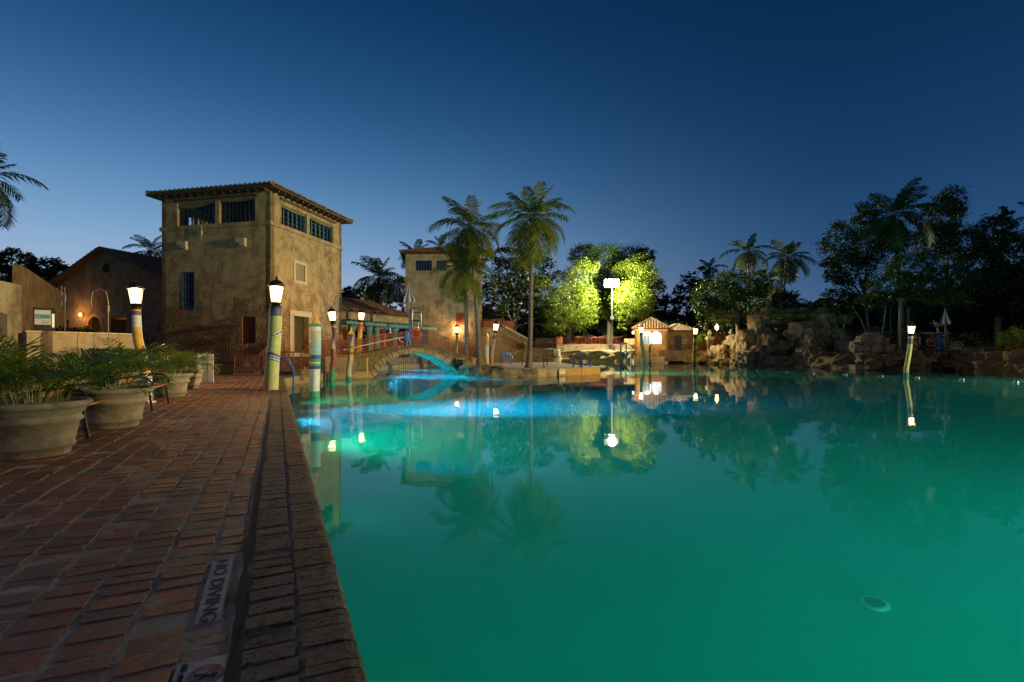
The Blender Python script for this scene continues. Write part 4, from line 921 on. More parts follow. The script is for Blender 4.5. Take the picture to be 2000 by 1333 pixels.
# ---------------------------------------------------------------- ticket booth, far shore
D = 84.8; bx0, bx1 = at(1240, 0, D).x, at(1304, 0, D).x; f = Facade((bx0, D), at(1304, 0, D-1.4)); S = f.L; Q0, Q1, Q2, Q3 = f.p.xy, (f.p+f.u*S).xy, (f.p+f.u*S-f.n*S).xy, (f.p-f.n*S).xy
T = thing('ticket_booth', (bx0+S/2, D+S/2, 0), 'small ochre ticket booth with glowing white arched windows and tiled roof', 'booth')
zE = zz(644, D); wins = [f.rect(1255, 1272, 647, 672), f.rect(1274, 1292, 647, 672)]
w = MB(); f.wall(w, -.3, zE, wins, .3)
fl2 = Facade(Q3, Q0); fl2.wall(w, -.3, zE, (), .3); fr2 = Facade(Q1, Q2); fr2.wall(w, -.3, zE, (), .3); fb2 = Facade(Q2, Q3); fb2.wall(w, -.3, zE, (), .3)
for u0, u1, z0, z1 in wins:                                                     # fill the corners above the arch
    r = (u1-u0)/2; n = 10
    for sg in (0, 1):
        uc = (u0+u1)/2; vs = [f.at(u0 if sg == 0 else u1, z1, -.002), f.at(u0 if sg == 0 else u1, z1, -.3)]
        for i in range(n+1):
            a = math.pi/2*i/n; uu_ = uc-(1 if sg == 0 else -1)*math.cos(a)*r; z = z1-r+math.sin(a)*r; vs += [f.at(uu_, z, -.002), f.at(uu_, z, -.3)]
        fs = []
        for i in range(n): fs += [(0, 2+2*i, 4+2*i), (1, 5+2*i, 3+2*i), (2+2*i, 3+2*i, 5+2*i, 4+2*i)]
        w.add(vs, fs)
w.build('wall', M_BOOTH, T)
b = MB(); f.box(b, -.12, S+.12, zz(701, D)+.003, zz(698, D)+.1, .003, .16); f.box(b, -.1, S+.1, -.3, zz(701, D), .003, .14); b.build('plinth', M_TRIM, T); b = MB(); f.box(b, -.1, S+.1, zE-.25, zE-.02, .003, .12); b.build('cornice', M_TRIM, T)
c = MB(); um = (wins[0][1]+wins[1][0])/2; cc = f.at(um, 0, .04); c.lathe((cc.x, cc.y, wins[0][2]), [(.13, 0), (.09, .1), (.08, 1.1), (.13, 1.25)], 10); c.build('column', M_TRIM, T)
M_BINT = paint('white_plaster_interior', (.75, .76, .78), .8, 0, .05, 3, .1)
b = MB(); f.box(b, .3, S-.3, 2.4, zE-.1, -2.8, -2.7); f.box(b, .3, S-.3, 2.2, 2.39, -2.69, -.31); f.box(b, .3, .4, 2.4, zE-.1, -2.69, -.31); f.box(b, S-.4, S-.3, 2.4, zE-.1, -2.69, -.31); b.build('interior', M_BINT, T)
sh = MB(); a0, a1, z0, z1 = wins[0]; f.box(sh, a0+.1, a0+.68, z0+.02, z1-.72, -.36, -.31); f.box(sh, a0+.72, a0+1.15, z0+.02, z1-.72, -.36, -.31); sh.build('shutter', paint('light_blue_shutter', (.2, .42, .72), .6, 0, .1, 6, .1), T)
sh = MB(); a0, a1, z0, z1 = wins[1]; f.box(sh, a0+.72, a0+.78, z0, z1-.7, -.5, -.4); f.box(sh, a0+.05, a0+.72, z1-.72, z1-.66, -.5, -.4); sh.build('window_frame', M_BLUEWOOD, T)
lamp('booth_light', 'AREA', f.at(S/2, zE-.25, -1.5), 260, (.93, .96, 1), parent=T, size=2.2)
hip_roof(T, [Q0, Q1, Q2, Q3], zE+.12, .45, R(31), M_TILEPALE, .42, r=.17, th=.12)
ax1 = at(1357, 0, D+.8).x; fa = Facade((bx1+.02, D+.8), (ax1, D+.8)); za = zz(648, D+.8)
dr_ = fa.rect(1317, 1331, 655, 686); w = MB(); fa.wall(w, .5, za, [(dr_[0], dr_[1], 1.9, dr_[3])], .3); fx = Facade((ax1, D+.8), (ax1, D+5)); fx.wall(w, .5, za, (), .3); w.build('annex_wall', M_BOOTH, T)
c = MB(); fa.box(c, dr_[0], dr_[1], 1.9, dr_[3], -.15, -.05); fa.box(c, dr_[0]+.15, dr_[1]-.15, 2.1, 3.0, -.05, -.02); fa.box(c, dr_[0]+.15, dr_[1]-.15, 3.2, dr_[3]-.2, -.05, -.02); c.build('door', paint('navy_door', (.05, .06, .12), .5, 0, .2, 5, .2), T)
c = MB(); u0, u1, z0, z1 = fa.rect(1333, 1341, 662, 673); fa.box(c, u0, u1, z0, z1-.5, .003, .06); fa.box(c, u0, u1, z1-.42, z1, .003, .06); fa.box(c, u0-.05, u1+.05, z0-.5, z0-.15, .003, .08); c.build('notice_plate', M_STEEL, T)
hip_roof(T, [(bx1+.3, D+.8), (ax1, D+.8), (ax1, D+6.4), (bx1+.3, D+6.4)], za+.1, .42, R(24), M_TILEPALE, .42, name='annex_roof', r=.17, th=.12)
fa2 = Facade((bx1+.1, D+.1), (ax1+.2, D+.1)); railing([fa2.at(.1, 1.95), fa2.at(dr_[0]-.1, 1.95)], 1.0, .18, 'iron rail on the ledge left of the annex door', M_RAILP); railing([fa2.at(dr_[1]+.1, 1.95), fa2.at(fa2.L, 1.95)], 1.0, .18, 'iron rail on the ledge right of the annex door', M_RAILP)
MB().prism([(bx1+.02, D-.1), (ax1+.6, D-.1), (ax1+.6, D+.78), (bx1+.02, D+.78)], .2, 1.95).build('ledge', M_ROCK, label='stone ledge in front of the annex door', cat='ledge')
t = thing('wall_lamp', at(1236.5, 649, D+.4), 'small pale box floodlight bracketed off the left side of the booth', 'lamp'); c = MB(); c.box(at(1236.5, 650, D+.4), (.32, .25, .5)); c.build('housing', emit('pale_lamp_box', (1, .95, .7), 1.5), t); c = MB(); c.bar(at(1236.5, 646.5, D+.4), at(1240.2, 646.5, D+.4), .07); c.build('bracket', M_DARK, t)
# gate piers and gate
DP = 80.
for x0_, x1_, y0_, lab in ((1382, 1395, 644, 'left stone gate pier with carved finial, beside the warm lantern'), (1424, 1437, 642, 'right stone gate pier with carved finial, under the tree')):
    a, b_ = at(x0_, 690, DP), at(x1_, y0_+14, DP); cx = (a.x+b_.x)/2; wd = b_.x-a.x; t = thing('gate_pier', (cx, DP+.5, 2), lab, 'gate pier')
    c = MB(); c.box((cx, DP+.5, (b_.z-.5+1.0)/2), (wd*.86, wd*.86, b_.z-.5-1.0)); c.build('shaft', M_TOWER, t)
    c = MB(); c.box((cx, DP+.5, b_.z-.42), (wd*1.0, wd*1.0, .15)); c.box((cx, DP+.5, b_.z-.24), (wd*1.12, wd*1.12, .2)); c.box((cx, DP+.5, b_.z-.06), (wd*.8, wd*.8, .15)); c.build('capital', M_TRIM, t)
    c = MB(); c.lathe((cx, DP+.5, b_.z+.02), [(.28, 0), (.12, .12), (.16, .22), (.34, .45), (.3, .65), (.12, .78), (.18, .9), (.04, 1.05)], 12); c.build('finial', M_TRIM, t, smooth=True)
fence('tall dark red gate of close bars between the stone piers', [at(1395.5, 688, DP+.5), at(1424, 688, DP+.5)], 2.7, .17, False)
fence('low red fence left of the stone gate piers', [at(1358, 690, DP+.6), at(1382, 690, DP+.5)], 1.5, .17, False)
fence('dark iron fence in the shadow right of the stone gate', [at(1437, 686, DP+.5), at(1500, 680, DP+2)], 2.2, .2, False)
t = thing('gate_lantern', at(1400, 686, DP-.3), 'warm amber lantern on a slim stand before the left gate pier', 'lantern')
c = MB(); c.tube([at(1400, 688, DP-.3), at(1400, 645, DP-.3)], .05, 6); c.build('stand', M_RAIL, t)
c = MB(); p = at(1400, 645, DP-.3); c.lathe(p, [(.1, 0), (.24, .15), (.3, .5), (.12, .75), (.02, 1.0)], 8); c.build('shade', emit('amber_lantern_glass', (1, .55, .16), 14), t)
# ---------------------------------------------------------------- striped mooring posts with lanterns
COLS = {'cream': (.62, .6, .3), 'yel': (.62, .42, .06), 'lime': (.5, .52, .2), 'navy': (.03, .08, .28), 'purp': (.12, .09, .16), 'teal': (.04, .32, .24), 'green': (.03, .3, .17), 'sky': (.25, .5, .62),
        'white': (.62, .66, .66), 'red': (.3, .1, .06), 'sand': (.5, .46, .3), 'pink': (.55, .3, .24), 'orange': (.65, .38, .1), 'dk': (.08, .06, .06), 'aqua': (.2, .5, .45), 'gold': (.6, .36, .05), 'tan': (.42, .25, .14)}
CM = {k: paint('paint_'+k, v, .55, 0, .22, 4, .35) for k, v in COLS.items()}
def strip(name, parent, path, rad, func, n=28, rings=90):
    """painted post: func(height fraction, angle) -> colour name"""
    P = [Vector(p) for p in path]; m = len(P)
    def pos(t):
        x = t*(m-1); i = min(int(x), m-2); q = x-i
        p0, p1, p2, p3 = P[max(i-1, 0)], P[i], P[i+1], P[min(i+2, m-1)]
        return .5*((2*p1)+(-p0+p2)*q+(2*p0-5*p1+4*p2-p3)*q*q+(-p0+3*p1-3*p2+p3)*q**3)
    mb = MB(); names = []; vs = []
    for i in range(rings+1):
        t = i/rings; c = pos(t); r = rad(t) if callable(rad) else rad
        vs += [(c.x+r*math.cos(2*math.pi*j/n), c.y+r*math.sin(2*math.pi*j/n), c.z) for j in range(n)]
    for i in range(rings):
        for j in range(n):
            k = func((i+.5)/rings, 2*math.pi*(j+.5)/n)
            if k not in names: names.append(k)
            mb.m = names.index(k); b0 = i*n+j; b1 = i*n+(j+1) % n
            mb.f.append((b0, b1, b1+n, b0+n)); mb.mi.append(mb.m)
    mb.v = vs; mb.f.append(tuple(rings*n+j for j in range(n))); mb.mi.append(0)
    return mb.build(name, [CM[k] for k in names], parent, smooth=False)
def bands(*b):                              # ((top fraction, colour)...) from the base up
    def fn(t, a):
        for lim, c in b:
            if t < lim: return c(t, a) if callable(c) else c
        return b[-1][1] if not callable(b[-1][1]) else b[-1][1](t, a)
    return fn
def chevron(t0, up, cols, w=.03, amp=.05, front=-math.pi/2, base='cream'):
    def fn(t, a):
        d = abs(((a-front+math.pi) % (2*math.pi))-math.pi)/math.pi*2; d = 1-abs(1-d)
        y = t-t0-(amp*(1-d) if up else amp*d)
        k = int(y//w)
        return cols[k] if 0 <= k < len(cols) else base
    return fn
def glass_glow(name, c, k):
    m = Mat(name); e = m.n('Emission'); e.inputs[0].default_value = (*c, 1); e.inputs[1].default_value = k; t = m.n('BsdfTransparent'); t.inputs[0].default_value = (.9, .85, .75, 1)
    a = m.n('AddShader'); m.l(e.outputs[0], a.inputs[0]); m.l(t.outputs[0], a.inputs[1]); m.l(a.outputs[0], m.N['Material Output'].inputs['Surface']); m.m.cycles.emission_sampling = 'NONE'; return m.m
LAMP_W = glass_glow('lantern_glass', (1, .74, .42), 2.2); LPOW = 260
def lantern(parent, p, h=.46, M=None, glass=LAMP_W, s=1., pw=1):
    """collar, tapering glass with six bars, domed bronze cap and finial; p = top of the post"""
    M = M or Matrix.Identity(3); r1, r0 = .215*s*h/.46, .145*s*h/.46; k = h/.46
    c = MB(); c.lathe(p, [(.12*k, -.02), (.16*k, .0), (.17*k, .05*k), (.11*k, .09*k), (.15*k, .14*k), (.16*k, .17*k)], 16, M); c.build('collar', M_BRONZE, parent)
    g = MB(); z0, z1 = .175*k, .175*k+h; g.lathe(p, [(r0, z0), (r1, z1)], 6, M); g.build('glass', glass, parent); lamp('lantern_light', 'POINT', Vector(p)+M@Vector((0, 0, z0+h*.45)), LPOW*k*k*pw, (1, .62, .25), .07*k, parent=parent)
    b = MB()
    for j in range(6):
        a = math.pi/3*j; q = lambda r, z: Vector(p)+M@Vector((r*math.cos(a), r*math.sin(a), z)); b.bar(q(r0+.006, z0), q(r1+.006, z1), .014*k)
    b.lathe(p, [(r1+.01, z1-.005), (r1+.035, z1), (r1+.035, z1+.03), (r1, z1+.031)], 12, M); b.build('frame', M_BRONZE, parent)
    d = MB(); d.lathe(p, [(r1+.03, z1+.033), (r1*.95, z1+.09*k), (r1*.7, z1+.16*k), (r1*.3, z1+.2*k), (.03*k, z1+.22*k), (.045*k, z1+.26*k), (.02*k, z1+.3*k), (.004, z1+.36*k)], 14, M); d.build('cap', M_BRONZE, parent, smooth=True)
def post(label, base, pts, r, func, lamp_h=None, cap=None, taper=.86, cat='lamp post', pw=1):
    """pts: pixel path (px, py) from base to top at the base's distance"""
    D = base; P = [at(x, y, D) for x, y in pts]; P[0].z -= .25 if lamp_h is None or True else 0
    t = thing('lamp_post' if lamp_h else 'mooring_post', (P[0].x, P[0].y, P[0].z+.25), label, cat, 'striped posts round the pool')
    strip('painted_post', t, P, lambda q: r*(1-(1-taper)*q), func)
    d = (P[-1]-P[-2]).normalized(); M = Vector((0, 0, 1)).rotation_difference(d).to_matrix()
    if lamp_h: lantern(t, P[-1], lamp_h, M, pw=pw)
    else:
        c = MB(); rr = r*taper; c.lathe(P[-1], [(rr, -.01), (rr*1.35, .0), (rr*1.4, .06), (rr*1.0, .09)], 18, M); c.build('collar', CM[cap[0]], t)
        c = MB(); c.lathe(P[-1], [(rr*1.05, .092), (rr*.85, .16), (rr*.5, .24), (rr*.25, .34), (rr*.3, .4), (.01, .48)], 16, M); c.build('cap', CM[cap[1]], t, smooth=True)
    return t
# near post: yellow with chevrons
fn1 = bands((.36, 'lime'), (.62, chevron(.36, True, ['purp', 'white', 'navy', 'white', 'purp', 'purp'], .018, .05, base='lime')), (.9, chevron(.66, False, ['yel', 'yel', 'white', 'navy', 'white', 'yel', 'yel'], .014, .05, base='lime')), (.97, 'purp'), (1, 'navy'))
post('leaning yellow lamp post with purple and white chevrons, nearest on the deck edge', 15.3, [(529, 763), (531, 725), (534, 690), (537, 650), (538.5, 602)], .205, fn1, .46)
def drip(t, a): 
    x = math.sin(a*5+.6)*.5+.5; return 'orange' if t > .93-.0*x-.16*max(0, x)**3 else 'sky'
fn2 = bands((.17, 'teal'), (.46, lambda t, a: 'sky' if math.sin(a) < .2 and math.cos(a) > -.6 and math.cos(a) < .2 else 'white'), (.5, 'navy'), (.53, 'teal'), (.56, 'lime'), (.6, 'teal'), (.66, 'navy'), (.72, 'aqua'), (.93, drip), (1, 'white'))
post('thick blue and white banded post with drips and yellow cap, in the water', 18.6, [(614, 776), (614, 750), (616, 715), (617, 680), (617, 638)], .185, fn2, None, ('teal', 'orange'), .92, 'mooring post')
def swirl(t, a): return 'sand' if abs(math.sin((a+t*9)/2)) > .62 else 'red'
post('brown lamp post with pale swirl and green foot, standing in the water', 30, [(648, 744), (649, 722), (652, 700), (650, 675), (654, 655), (651, 633)], .16, bands((.2, 'green'), (.55, 'red'), (.88, swirl), (.92, 'purp'), (.95, 'lime'), (1, 'red')), .5)
post('short cream post with pointed yellow cap and pink top bands, beside the brown lamp post', 30.1, [(682, 744), (681, 725), (684, 705), (685, 680), (686, 656)], .16, bands((.16, 'green'), (.56, 'sand'), (.62, 'yel'), (.68, 'red'), (.74, 'yel'), (.78, 'red'), (1, lambda t, a: 'purp' if math.sin(a*4)*.1+t > .93 else 'pink')), None, ('red', 'yel'), .95, 'mooring post')
post('golden yellow lamp post behind the bridge railing', 34.5, [(699, 699), (701, 680), (703, 655), (705, 630)], .17, bands((.7, 'gold'), (.85, lambda t, a: 'gold' if abs(math.sin(a*2)) > (t-.7)/.17 else 'red'), (.93, 'red'), (1, 'gold')), .46)
fnl = bands((.45, 'gold'), (.75, lambda t, a: 'gold' if math.cos(a+.9) > .45 else 'white'), (.9, 'white'), (.96, 'purp'), (1, 'gold'))
post('orange and white lamp post with violet ring, leaning behind the potted palms', 17.6, [(286, 753), (283, 725), (277, 695), (269, 660), (267, 632), (266, 604)], .16, fnl, .5)
post('slim green and yellow lamp post at the foot of the pale tower', 59, [(892, 697), (892, 680), (892.5, 668), (892.5, 654)], .15, bands((.45, 'yel'), (.8, 'teal'), (1, 'dk')), .62)
post('yellow post with pointed cap standing left of the dim lamp post on the island', 50, [(951, 706), (951, 690), (951.5, 670), (951.5, 660)], .2, bands((.55, 'cream'), (.62, 'gold'), (.7, 'pink'), (1, 'gold')), None, ('gold', 'yel'), .85, 'mooring post')
post('leaning reddish lamp post lighting the ochre stair block', 50.5, [(960, 706), (961, 690), (964, 672), (967, 650)], .17, bands((.8, 'tan'), (.9, 'dk'), (1, 'tan')), .6)
post('wavy sea green lamp post in front of the ticket booth', 81.5, [(1257, 711), (1259, 700), (1257, 688), (1254, 675), (1253, 664), (1252.5, 654)], .36, bands((1, 'aqua')), .85, taper=.6, pw=1.7)
post('short banded pale green post without lantern before the booth', 76, [(1269, 711), (1270, 700), (1270, 686), (1270, 677)], .24, bands((.2, 'teal'), (.6, 'cream'), (.66, 'dk'), (.72, 'white'), (.78, 'dk'), (1, 'cream')), None, ('green', 'yel'), .8, 'mooring post')
post('ochre lamp post with black rings before the boulders right of the booth', 74, [(1355.5, 714), (1356, 700), (1357, 680), (1358, 657)], .27, bands((.22, 'teal'), (.52, 'gold'), (.57, 'dk'), (.6, 'gold'), (.75, 'gold'), (.8, 'dk'), (.92, 'lime'), (1, 'dk')), .75, pw=1.8)
post('bright yellow lamp post with green foot in the water near the right bank', 35.6, [(1771, 735), (1770, 723), (1773, 705), (1777, 680), (1779, 657)], .155, bands((.19, 'teal'), (.82, 'lime'), (.93, 'purp'), (1, 'lime')), .48)
post('dark candy striped lamp post without light behind the right yellow post', 48.5, [(1786, 692), (1787, 675), (1787, 655)], .17, lambda t, a: 'dk' if math.sin(a+t*22) > 0 else 'tan', None, ('dk', 'red'), .9)
fnx = bands((.5, 'lime'), (.7, 'navy'), (1, 'lime'))
for x, y, lab in ((-8.5, -2.5, 'added lamp post, unseen behind the camera, to light the deck'), (5, -10, 'added lamp post, unseen at the pool edge far behind the camera'), (43, 35, 'added lamp post, unseen on the right bank, to light the grotto')):  # unseen extra posts, added to light the deck and the grotto
    t = thing('lamp_post', (x, y, .5), lab, 'lamp post', 'striped posts round the pool'); strip('painted_post', t, [(x, y, .3), (x+.05, y, 1.7), (x, y, 3.0)], .18, fnx); lantern(t, (x, y, 3.0), pw=1 if x < 40 else 3)
# ---------------------------------------------------------------- floodlight mast
DF = 96.5; t = thing('floodlight_mast', at(1195.5, 682, DF), 'tall pale mast with one dazzling white floodlight among the lit trees', 'floodlight')
c = MB(); c.tube([at(1195.5, 684, DF), at(1195.5, 560, DF)], [.16, .1], 8); c.build('mast', M_STEEL, t)
c = MB(); c.box(at(1195.5, 621, DF-.2), (.7, .5, .6)); c.build('control_box', M_STEEL, t)
c = MB(); p = at(1195, 553.5, DF); c.box(p+Vector((0, .35, .15)), (2.8, .4, 1.2)); c.bar(p+Vector((-1.4, .2, -.7)), p+Vector((1.4, .2, -.7)), .12); c.build('housing', M_STEEL, t)
for dx, dz in ((0, 0),):
    c = MB(); c.lathe(p+Vector((dx, .12, dz)), [(.8, 0), (.72, .15), (.3, .3)], 16, Matrix.Rotation(R(90), 3, 'X')); c.build('flood_lens', emit('flood_lens', (1, 1, .9), 25), t)
lamp('floodlight_beam', 'POINT', p+Vector((0, -1.6, -.1)), 60000, (1, .9, .55), .5, parent=t)
# ---------------------------------------------------------------- planters and potted palms
def leafcols(mb, n): pass
def frond(mb, base, d, L, droop, nl=22, wl=.3, rise=.6, rad=.012, lw=.03, lift=-.1, drop=(.25, .7)):
    """arching palm frond: rachis with drooping leaflets on both sides"""
    d = Vector((d[0], d[1], 0)).normalized(); side = Vector((-d.y, d.x, 0)); path = []
    for i in range(13):
        t = i/12; el = rise-droop*t; 
        if i == 0: p = Vector(base)
        else: p = path[-1]+(d*math.cos(el)+Vector((0, 0, math.sin(el))))*(L/12)
        path.append(p)
    sh = rnd.random()
    mb.col = (sh*.6+.2, 0, 0); mb.tube(path, [rad*(1-.8*i/12) for i in range(13)], 4, False)
    for i in range(nl):
        t = .16+.84*(i+.5)/nl; x = t*12; k = min(int(x), 11); p = path[k].lerp(path[k+1], x-k); fw = (path[k+1]-path[k]).normalized()
        ll = wl*L*(.35+.65*math.sin(math.pi*min(1, (t*.85+.12))))*rnd.uniform(.85, 1.1)
        for sg in (-1, 1):
            dd = (side*sg*rnd.uniform(.75, 1)+fw*rnd.uniform(.55, .8)+Vector((0, 0, lift+rnd.uniform(-.15, .15)))).normalized()
            tip = p+dd*ll+Vector((0, 0, -ll*rnd.uniform(*drop))); mid = p+dd*ll*.55+Vector((0, 0, -.06*ll)); wv = fw*lw*.5*L**.5
            mb.col = (min(1, max(0, sh*.5+rnd.random()*.5)), 0, 0)
            mb.add([p-wv*.5, p+wv*.5, mid+wv, mid-wv, tip], [(0, 1, 2, 3), (3, 2, 4)])
def planter(label, c, r=.5, h=.55, s=1., plant=True, seed=1):
    c = Vector(c); t = thing('planter', c, label, 'planter', 'round concrete planters along the deck')
    b = MB(); prof = [(.64, 0), (.66, .03), (.69, .14), (.745, .16), (.76, .2), (.73, .225), (.82, .6), (.88, .62), (.90, .67), (.85, .70), (.86, .76), (.93, .8), (.935, .84), (.99, .87), (1.04, .9), (1.06, .96), (1.03, 1.0), (.94, 1.0), (.9, .96), (.88, .88)]
    b.lathe(c, [(x*r, z*h) for x, z in prof], 48); b.build('pot', M_CONC, t, smooth=True)
    b = MB(); b.lathe(c, [(r*.88, h*.9), (r*.3, h*.94)], 24); b.build('soil', M_SOIL, t)
def potted(label, c, h=.55, L=.95, n=26, spread=.25, seed=1, nl=20):
    global rnd; keep = rnd; rnd = random.Random(seed)
    c = Vector(c); t = thing('potted_palm', c+Vector((0, 0, h*.93)), label, 'potted palm', 'areca palms in the concrete planters'); b = MB(); s = MB()
    for i in range(n):
        a = 2.39996*i+rnd.random()*.5; rr = spread*math.sqrt(rnd.random()); p = c+Vector((math.cos(a)*rr, math.sin(a)*rr, h*.93)); el = rnd.uniform(1.15, 1.52) if i % 3 else rnd.uniform(.7, 1.1)
        hh = rnd.uniform(.02, .26)*L; q = p+Vector((math.cos(a)*.05, math.sin(a)*.05, hh)); s.tube([p, q], [.011, .007], 5)
        frond(b, q, (math.cos(a), math.sin(a)), L*rnd.uniform(.65, 1.0), rnd.uniform(1.1, 1.9), nl-3, .4, el, .007, .028, .28, (.05, .3))
    b.build('foliage', M_ARECA, t); s.build('stem', paint('areca_stem', (.22, .25, .08), .5, 0, .3, 6), t); rnd = keep
pl = [(64, 905, 5.5, .475, 'nearest round concrete planter, cut by the left edge', 'largest areca palm spilling over the nearest planter', .98, 32),
      (218, 846, 7.6, .5, 'second round concrete planter from the camera, mossy side', 'areca palm in the second planter, in front of the bench', .84, 24),
      (332, 779, 12.9, .48, 'third round concrete planter with flaking rim, beside the bench end', 'bushy areca palm in the third planter', .92, 24),
      (364, 762, 15.9, .48, 'farthest round concrete planter, half hidden by the third', 'areca palm in the farthest planter near the white board', .95, 24)]
for i, (px, py, D, r, la_, lb_, L, n) in enumerate(pl):
    c = Vector(((px-1000)/F*D, D, .503)); planter(la_, c, r, .585); potted(lb_, c, .56, L, n, .3, 11+i)
c = Vector((at(-60, 0, 7.2).x, 7.2, .503)); potted('areca palm rising at the left edge behind the nearest planter', Vector((at(12, 0, 7.6).x, 7.6, .1)), .5, 1.15, 20, .3, 41); planter('small concrete planter hidden behind the nearest one at the left edge', Vector((at(12, 0, 7.6).x, 7.6, .503)), .32, .3)
c = Vector((at(250, 0, 11.2).x, 11.2, .503)); potted('tall areca palm behind the bench in front of the orange post', c, .5, 1.25, 16, .18, 45); planter('low concrete planter behind the bench below the orange post', c, .34, .42)
# ---------------------------------------------------------------- benches, bin, boards
def bench(label, c, rz, L=1.5):
    c = Vector(c); t = thing('bench', c, label, 'bench', 'benches between the planters'); Mz = Matrix.Rotation(rz, 3, 'Z'); W = lambda x, y, z: c+Mz@Vector((x, y, z))
    s = MB()
    for i in range(5): s.bar(W(-L/2, -.2+i*.1, .43), W(L/2, -.2+i*.1, .43), .085, .03)
    s.build('seat', M_WOOD, t); s = MB()
    for i in range(3): s.bar(W(-L/2, .27+i*.03, .56+i*.11), W(L/2, .27+i*.03, .56+i*.11), .03, .08)
    s.build('backrest', M_WOOD, t)
    for x in (-L/2+.04, L/2-.04):
        a = MB(); a.tube([W(x, -.26, 0), W(x, -.22, .25), W(x, -.2, .41)], .022, 6); a.tube([W(x, .25, 0), W(x, .2, .3), W(x, .27, .5), W(x, .36, .86)], .022, 6); a.bar(W(x, -.22, .4), W(x, .24, .4), .03); a.build('leg', M_DARK, t)
        a = MB(); a.tube([W(x, -.2, .41), W(x, -.26, .52), W(x, -.18, .62), W(x, 0, .66), W(x, .28, .62)], .018, 6); a.tube([W(x, -.2+.07*math.cos(k/8*6.28), .5+.07*math.sin(k/8*6.28)) for k in range(9)], .012, 5); a.build('armrest', M_DARK, t)
ang = math.atan2(U.y, U.x)
bench('wooden bench with black iron arms between the second and third planters', Vector(((285-1000)/F*10.3, 10.3, .503)), ang, 1.7)
bench('wooden bench mostly hidden by the nearest palm fronds', Vector(((150-1000)/F*6.9, 6.9, .503)), ang, 1.1)
c = at(229, 0, 13.2); c.z = .5; t = thing('litter_bin', c, 'dark rounded litter bin behind the second potted palm', 'litter bin'); b = MB(); b.box(c+Vector((0, 0, .62)), (.88, .6, 1.0)); b.build('body', M_DARK, t); b = MB(); b.box(c+Vector((0, 0, 1.17)), (.95, .66, .09)); b.box(c+Vector((0, -.303, .95)), (.5, .02, .16)); b.build('lid', M_DARK, t)
c = at(400, 0, 18.8); c.z = .5; t = thing('folding_board', c, 'plain white folding board standing beyond the farthest planter', 'board')
for dx, an in ((-.1, .5), (.22, -.5)): b = MB(); b.box(c+Vector((dx, 0, .55)), (.33, .02, 1.05), an); b.build('panel', M_WHITE, t)
for px, D in ((287, 11.3),):
    c = at(px, 0, D); c.z = .5; t = thing('white_stool', c, 'small white bollard box behind the wooden bench', 'bollard'); b = MB(); b.box(c+Vector((0, 0, .3)), (.14, .14, .6)); b.box(c+Vector((0, 0, .02)), (.24, .24, .04)); b.build('body', M_WHITE, t)
M_DULL = paint('dull_chrome', (.16, .15, .13), .6, .4, .3, 9)
D = 20.2; t = thing('notice_board', at(85, 690, D), 'dark framed notice board with a white and blue poster above the cream wall', 'notice board'); fN = Facade(at(64, 0, D), at(108, 0, D+.5))
b = MB(); fN.box(b, 0, fN.L, zz(646, D), zz(600, D), 0, .05); b.tube([fN.at(fN.L/2, .5, .02), fN.at(fN.L/2, zz(645, D), .02)], .04, 6); b.build('frame', M_DARK, t)
u0, u1 = fN.hit(67, 620)[0], fN.hit(99, 620)[0]; z0, z1 = zz(634, D), zz(605.5, D)
b = MB(); fN.box(b, u0, u1, z0, z1, .053, .06); b.build('poster', paint('poster_paper', (.55, .56, .58), .6, 0, .08), t)
b = MB(); fN.box(b, u0+.01, u1-.01, z0+.32*(z1-z0)+.05, z0+.72*(z1-z0), .061, .063); b.build('poster_band', paint('poster_teal', (.08, .3, .38), .6, 0, .35, 3), t)
b = MB(); fN.box(b, u0+.2, u1-.06, z0+.5*(z1-z0), z0+.6*(z1-z0), .0635, .065)
for k in range(3): fN.box(b, u0+.2, u1-.05, z0+(.06+.09*k)*(z1-z0), z0+(.09+.09*k)*(z1-z0), .061, .063)
b.build('poster_text', paint('poster_blue', (.03, .12, .22), .6), t)
b = MB(); fN.box(b, fN.hit(101, 620)[0], fN.hit(106, 620)[0], zz(639, D), zz(612, D), .053, .06); b.build('lit_slot', emit('lit_slot', (.9, .85, .5), .35), t)
for pts, lab in (([(127, 652), (127, 570), (125.5, 562), (120.5, 559), (120, 585), (120, 595)], 'thin steel gooseneck shower at the left of the cream wall'), ([(212, 652), (211.5, 590), (207, 570), (195, 564), (182, 570), (178, 585), (178, 596)], 'arched steel gooseneck shower in front of the lit doorway')):
    P = [at(x, y, 18.6) for x, y in pts]; t = thing('shower_pipe', (P[0].x, P[0].y, .5), lab, 'shower'); P[0].z = .5; b = MB(); b.tube(P, .017, 6); b.build('pipe', M_DULL, t); b = MB(); b.lathe(P[-1], [(.05, -.06), (.03, 0)], 8); b.lathe(P[1]+Vector((0, 0, -.35)), [(.04, 0), (.04, .2)], 8); b.build('shower_head', M_DULL, t)
